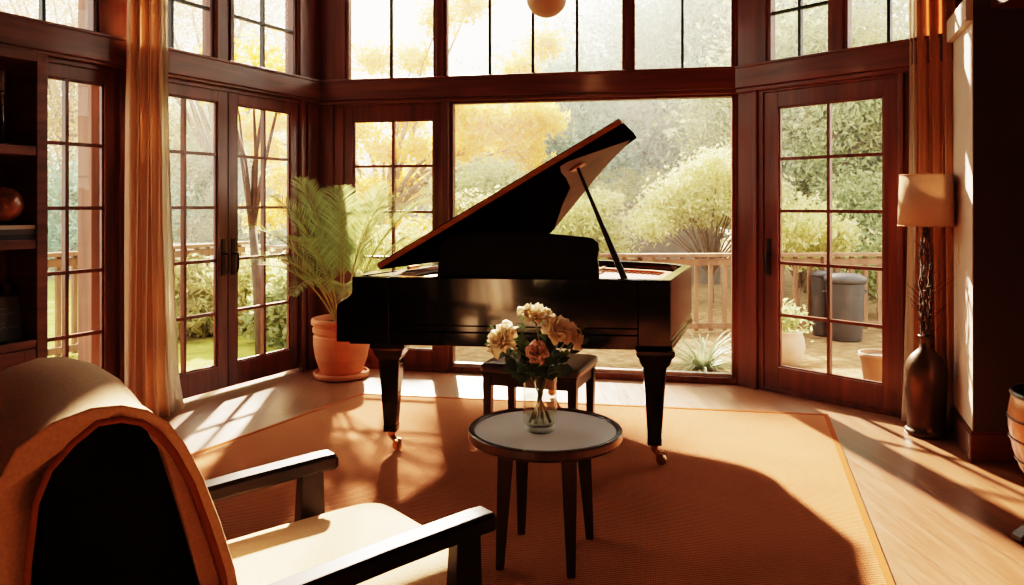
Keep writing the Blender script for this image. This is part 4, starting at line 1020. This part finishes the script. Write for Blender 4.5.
# small dark trunk on the lawn
tb0 = fl(262,358); tree('slim_tree', (tb0.x,tb0.y,GZ-.05), (tb0.x-.5,tb0.y+.9,2.7), (.5,.4,.4), 1800, .04, L['yellow'], 'slim dark trunked tree on the lawn outside the right door leaf', trunk=.055, nclump=24, spread=.3, limbs=10, bark=plain('dark_bark', (.10,.065,.045), .9, var=.3))
# spiky plant by the window
def spiky(c, n_, L_, w_, mat, label, name='spiky_plant'):
    root = empty(name, c, label, 'plant'); mb = MB(); c = Vector(c)
    for k in range(n_):
        az = random.uniform(0,2*pi); lf = random.uniform(.35,1.35); d = Vector((cos(az),sin(az),0)); s_ = Vector((-sin(az),cos(az),0)); rows = []; p = c+d*.02; L1 = L_*random.uniform(.7,1.1)
        for i in range(7):
            t = i/6; ww = w_*(1-t)**.6*(.6+.4*sin(pi*min(1,t+.3))); rows.append([p-s_*ww, p-ZU*ww*.3, p+s_*ww]); lf -= .22*(.5+t); p = p+(d*cos(lf)+ZU*sin(lf))*L1/6
        for rw in rows:
            for q in rw: q.z = max(q.z, c.z+.003)
        mb.grid(rows)
    mb.build('blades', mat, root, smooth=True); mb = MB(); mb.lathe(c, [(0,0),(.04,0),(.03,.06),(0,.07)], 10); mb.build('crown', M['stem'], root); return root
L['agave'] = leaf_mat('grey_green_blade', (.24,.30,.17), (.48,.53,.34), .35, .06)
pq = fl(703,366); spiky((pq.x,pq.y,GZ), 120, .56, .015, L['agave'], 'spiky grey green plant outside the picture window right of the piano')
# pale pot with plant outside the right door
pq = fl(786,362); op = empty('garden_pot', (pq.x,pq.y,GZ), 'pale stone pot with a small plant outside the right door', 'pot', 'pots on the terrace')
mb = MB(); mb.lathe((pq.x,pq.y,GZ), [(0,0),(.10,0),(.145,.08),(.16,.17),(.150,.25),(.135,.28),(.145,.30),(.135,.31),(.12,.29),(0,.28)], 36); mb.build('pot', M['pale_pot'], op, smooth=True)
mb = MB(); cc = np.array([pq.x,pq.y,GZ+.40])+RNG.normal(size=(500,3))*np.array([.08,.08,.07]); leaves(mb, cc, .03); fbuild(mb, 'foliage', L['green'], op)
# second, darker pot at the right edge of the right door
pq = fl(877,386); op = empty('garden_pot', (pq.x+.02,pq.y,GZ), 'brown clay pot at the lower right edge of the right door glass', 'pot', 'pots on the terrace')
mb = MB(); mb.lathe((pq.x+.02,pq.y,GZ), [(0,0),(.09,0),(.12,.10),(.14,.24),(.15,.25),(.15,.285),(.135,.285),(.125,.25),(0,.25)], 36); mb.build('pot', plain('brown_clay', (.24,.13,.075), .8, var=.15), op, smooth=True)
mb = MB(); mb.lathe((pq.x+.02,pq.y,GZ), [(0,.262),(.125,.258),(.12,.25),(0,.25)], 24); mb.build('soil', M['soil'], op)
# bin
bq = fl(845,337); bn = empty('rubbish_bin', (bq.x,bq.y,GZ), 'dark grey plastic bin with lid on the terrace behind the right door', 'bin', 'grey bins on the terrace')
mb = MB(); mb.lathe((bq.x,bq.y,GZ), [(0,0),(.155,0),(.165,.02),(.175,.30),(.19,.58),(.19,.60),(0,.60)], 32); mb.build('bin_body', M['binmat'], bn, smooth=True)
mb = MB(); mb.lathe((bq.x,bq.y,GZ), [(.18,.59),(.205,.60),(.21,.63),(.205,.655),(.15,.69),(0,.70)], 32); mb.build('bin_lid', M['binmat'], bn, smooth=True)
mb = MB()
for s_ in (-1,1): mb.tube([(bq.x+s_*.185,bq.y-.03,.47),(bq.x+s_*.225,bq.y-.03,.48),(bq.x+s_*.225,bq.y+.03,.48),(bq.x+s_*.185,bq.y+.03,.47)], .008, 6)
mb.build('handle', M['binmat'], bn)
bq2 = fl(826,333); b2 = empty('rubbish_bin', (bq2.x-.02,bq2.y+.03,GZ), 'narrow grey bin half hidden behind the door muntin, left of the larger bin', 'bin', 'grey bins on the terrace')
mb = MB(); mb.lathe((bq2.x-.02,bq2.y+.03,GZ), [(0,0),(.10,0),(.105,.02),(.12,.62),(.12,.64),(0,.64)], 24); mb.build('bin_body', M['binmat'], b2, smooth=True)
mb = MB(); mb.lathe((bq2.x-.02,bq2.y+.03,GZ), [(.115,.63),(.13,.64),(.13,.67),(.06,.70),(0,.70)], 24); mb.build('bin_lid', M['binmat'], b2, smooth=True)
# railings
def railing(p0, p1, n_, label, h=.88, toprail=.05, mid=None):
    p0 = Vector((p0[0],p0[1],GZ)); p1 = Vector((p1[0],p1[1],GZ)); root = empty('deck_railing', p0.lerp(p1,.5), label, 'railing'); d = (p1-p0).normalized(); s_ = Vector((-d.y,d.x,0)); L_ = (p1-p0).length
    mb = MB(); mb.obox(p0, d, s_, ZU, 0, L_, -.06, .06, h-.035, h); mb.build('top_rail', M['deck'], root)
    mb = MB(); mb.obox(p0, d, s_, ZU, 0, L_, -.02, .02, h-.13, h-.06); mb.build('upper_rail', M['deck'], root)
    mb = MB(); mb.obox(p0, d, s_, ZU, 0, L_, -.02, .02, .06, .12); mb.build('bottom_rail', M['deck'], root)
    for k in range(n_):
        a = L_*(k+.5)/n_; mb = MB(); mb.obox(p0, d, s_, ZU, a-.02, a+.02, .021, .055, .03, h-.035); mb.build('baluster', M['deck'], root)
    for k in range(int(L_/2.0)+1):
        a = min(L_-.05, .05+k*2.0); mb = MB(); mb.obox(p0, d, s_, ZU, a-.045, a+.045, -.105, -.021, 0, h-.036); mb.build('post', M['deck'], root)
railing((-.6,8.05), (6.4,8.45), 44, 'brown timber balustrade crossing behind the piano and the right door')
railing((-4.6,5.75), (-3.15,8.9), 22, 'pale timber balustrade outside the left window and double doors', h=.98)
# plank fence left, garden wall, pavilion, bench
fr0 = Vector(g(120,300,11.5)); fr1 = Vector(g(330,300,11.8)); mb = MB()
fe = empty('plank_fence', (fr0.lerp(fr1,.5).x, fr0.lerp(fr1,.5).y, GZ), 'brown plank fence behind the lawn bushes', 'fence')
d = Vector((fr1.x-fr0.x, fr1.y-fr0.y, 0)); Lf = d.length; d.normalize(); s_ = Vector((-d.y,d.x,0)); o = Vector((fr0.x,fr0.y,GZ))
for k in range(34): mb.obox(o, d, s_, ZU, Lf*k/34+.004, Lf*(k+1)/34-.004, -.012, .012, 0, .72+.01*((k*7) % 3))
mb.build('planks', M['fence'], fe); mb = MB(); mb.obox(o, d, s_, ZU, 0, Lf, -.05, -.012, .55, .64); mb.obox(o, d, s_, ZU, 0, Lf, -.05, .05, .74, .78); mb.build('rail', M['fence'], fe)
w0 = Vector(g(560,300,14.2)); w1 = Vector(g(720,300,14.6)); mb = MB(); d = Vector((w1.x-w0.x,w1.y-w0.y,0)); Lw = d.length; d.normalize()
mb.obox((w0.x,w0.y,GZ-.12), d, (-d.y,d.x,0), ZU, 0, Lw, 0, .2, 0, 1.5); mb.obox((w0.x,w0.y,GZ-.12), d, (-d.y,d.x,0), ZU, -.03, Lw+.03, -.03, .23, 1.5, 1.58)
tag(mb.build('garden_wall', M['garden_wall'], None, loc=(w0.x,w0.y,GZ-.12)), 'grey brown garden wall beyond the railing under the hedge', 'wall')
pvc = Vector(g(192,150,27)); pv = empty('pavilion', (pvc.x,pvc.y,GZ-.12), 'pale garden pavilion with a grey hipped roof beyond the double doors', 'building')
zt = at(190,138,27).z; zr = at(190,108,27).z; h_ = 1.6
mb = MB(); mb.box(pvc.x-h_*.8,pvc.x+h_*.8,pvc.y-h_*.6,pvc.y+h_*.6,GZ-.12,zt); mb.build('pavilion_wall', M['white_wood'], pv)
mb = MB(); mb.add([(pvc.x-h_,pvc.y-h_,zt),(pvc.x+h_,pvc.y-h_,zt),(pvc.x+h_,pvc.y+h_,zt),(pvc.x-h_,pvc.y+h_,zt),(pvc.x-.3,pvc.y,zr),(pvc.x+.3,pvc.y,zr)], [(3,2,1,0),(0,1,5,4),(1,2,5),(2,3,4,5),(3,0,4)]); mb.build('roof', M['roof'], pv)
mb = MB(); mb.box(pvc.x-h_-.05,pvc.x+h_+.05,pvc.y-h_-.05,pvc.y+h_+.05,zt-.14,zt); mb.build('eaves', M['white_wood'], pv)
gb = Vector(g(202,262,9.9)); gbn = empty('garden_bench', (gb.x,gb.y,GZ), 'white slatted garden bench on the lawn before the plank fence', 'bench')
mb = MB()
for k in range(5): mb.box(gb.x-.6,gb.x+.6,gb.y+.16,gb.y+.185,.47+k*.085,.53+k*.085)
mb.build('back_slats', M['white_wood'], gbn)
mb = MB()
for k in range(4): mb.box(gb.x-.6,gb.x+.6,gb.y-.25+k*.10,gb.y-.17+k*.10,.40,.425)
mb.build('seat', M['white_wood'], gbn)
for sx in (-1,1):
    for sy in (-.22,.17):
        mb = MB(); mb.box(gb.x+sx*.55-.025,gb.x+sx*.55+.025,gb.y+sy-.025,gb.y+sy+.025,GZ+.012,.40 if sy<0 else .88); mb.build('leg', M['white_wood'], gbn)
# porch column outside the bookcase window
s_ = WL.s_at(95,-.5); pcx = WL.pt(s_,-.5,GZ); mb = MB(); mb.obox(pcx, WL.e, WL.n, ZU, -.075, .075, -.075, .075, 0, 3.2); mb.obox(pcx, WL.e, WL.n, ZU, -.1, .1, -.1, .1, 0, .12)
tag(mb.build('porch_column', wood('porch_timber', (.13,.06,.038), (.22,.11,.065), scale=(12,12,1), rough=.6, coat=0), None, bevel=.005, loc=pcx), 'brown square porch column outside the window beside the bookcase', 'column')

# ------------------------------------------------------------------ morning haze over the garden
m, nt, out = mat_new('garden_haze'); vs_ = N(nt, 'ShaderNodeVolumeScatter'); vs_.inputs['Density'].default_value = .017; vs_.inputs['Anisotropy'].default_value = .35; vs_.inputs['Color'].default_value = (1,.97,.90,1)
nt.links.new(vs_.outputs[0], out.inputs['Volume'])
mb = MB(); mb.box(-40,40,9.0,42,GZ-.05,14); hz = mb.build('morning_haze', m, None, loc=(0,25,0)); tag(hz, 'pale sunlit haze hanging over the whole garden', 'haze'); hz['kind'] = 'stuff'
# ------------------------------------------------------------------ light
w = bpy.data.worlds.new('World'); scene.world = w; w.use_nodes = True; nt = w.node_tree; nt.nodes.clear()
out = nt.nodes.new('ShaderNodeOutputWorld'); bg = nt.nodes.new('ShaderNodeBackground')
tc_ = N(nt, 'ShaderNodeTexCoord'); sx = N(nt, 'ShaderNodeSeparateXYZ'); nt.links.new(tc_.outputs['Generated'], sx.inputs[0])
colr = ramp(nt, sx.outputs['Z'], [(0,(1.0,.86,.68)), (.25,(1.0,.92,.78)), (.8,(.95,.90,.84))])
nt.links.new(colr, bg.inputs['Color']); bg.inputs['Strength'].default_value = 3.6
nt.links.new(bg.outputs[0], out.inputs[0])
SAZ, SEL = R(-7), R(27)
sd = Vector((sin(SAZ)*cos(SEL), cos(SAZ)*cos(SEL), sin(SEL)))
sl = bpy.data.lights.new('sun', 'SUN'); sl.energy = 70; sl.color = (1,.73,.53); sl.angle = R(1.8)
so = bpy.data.objects.new('sun', sl); COL.objects.link(so); so.rotation_euler = sd.to_track_quat('Z','Y').to_euler(); so.location = (-1,20,12)

cam = bpy.data.cameras.new('camera'); co = bpy.data.objects.new('camera', cam); COL.objects.link(co); scene.camera = co
co.location = (0,0,CAMZ); co.rotation_euler = (pi/2,0,0); cam.sensor_width = 36; cam.lens = FPX/1024*36
cam.shift_y = (HY-292.5)/1024; cam.clip_start = .05; cam.clip_end = 300
scene.view_settings.view_transform = 'Filmic'; scene.view_settings.look = 'High Contrast'; scene.view_settings.exposure = 0.05
scene.cycles.use_denoising = True
scene.cycles.max_bounces = 10; scene.cycles.diffuse_bounces = 5; scene.cycles.transparent_max_bounces = 16; scene.cycles.sample_clamp_indirect = 6
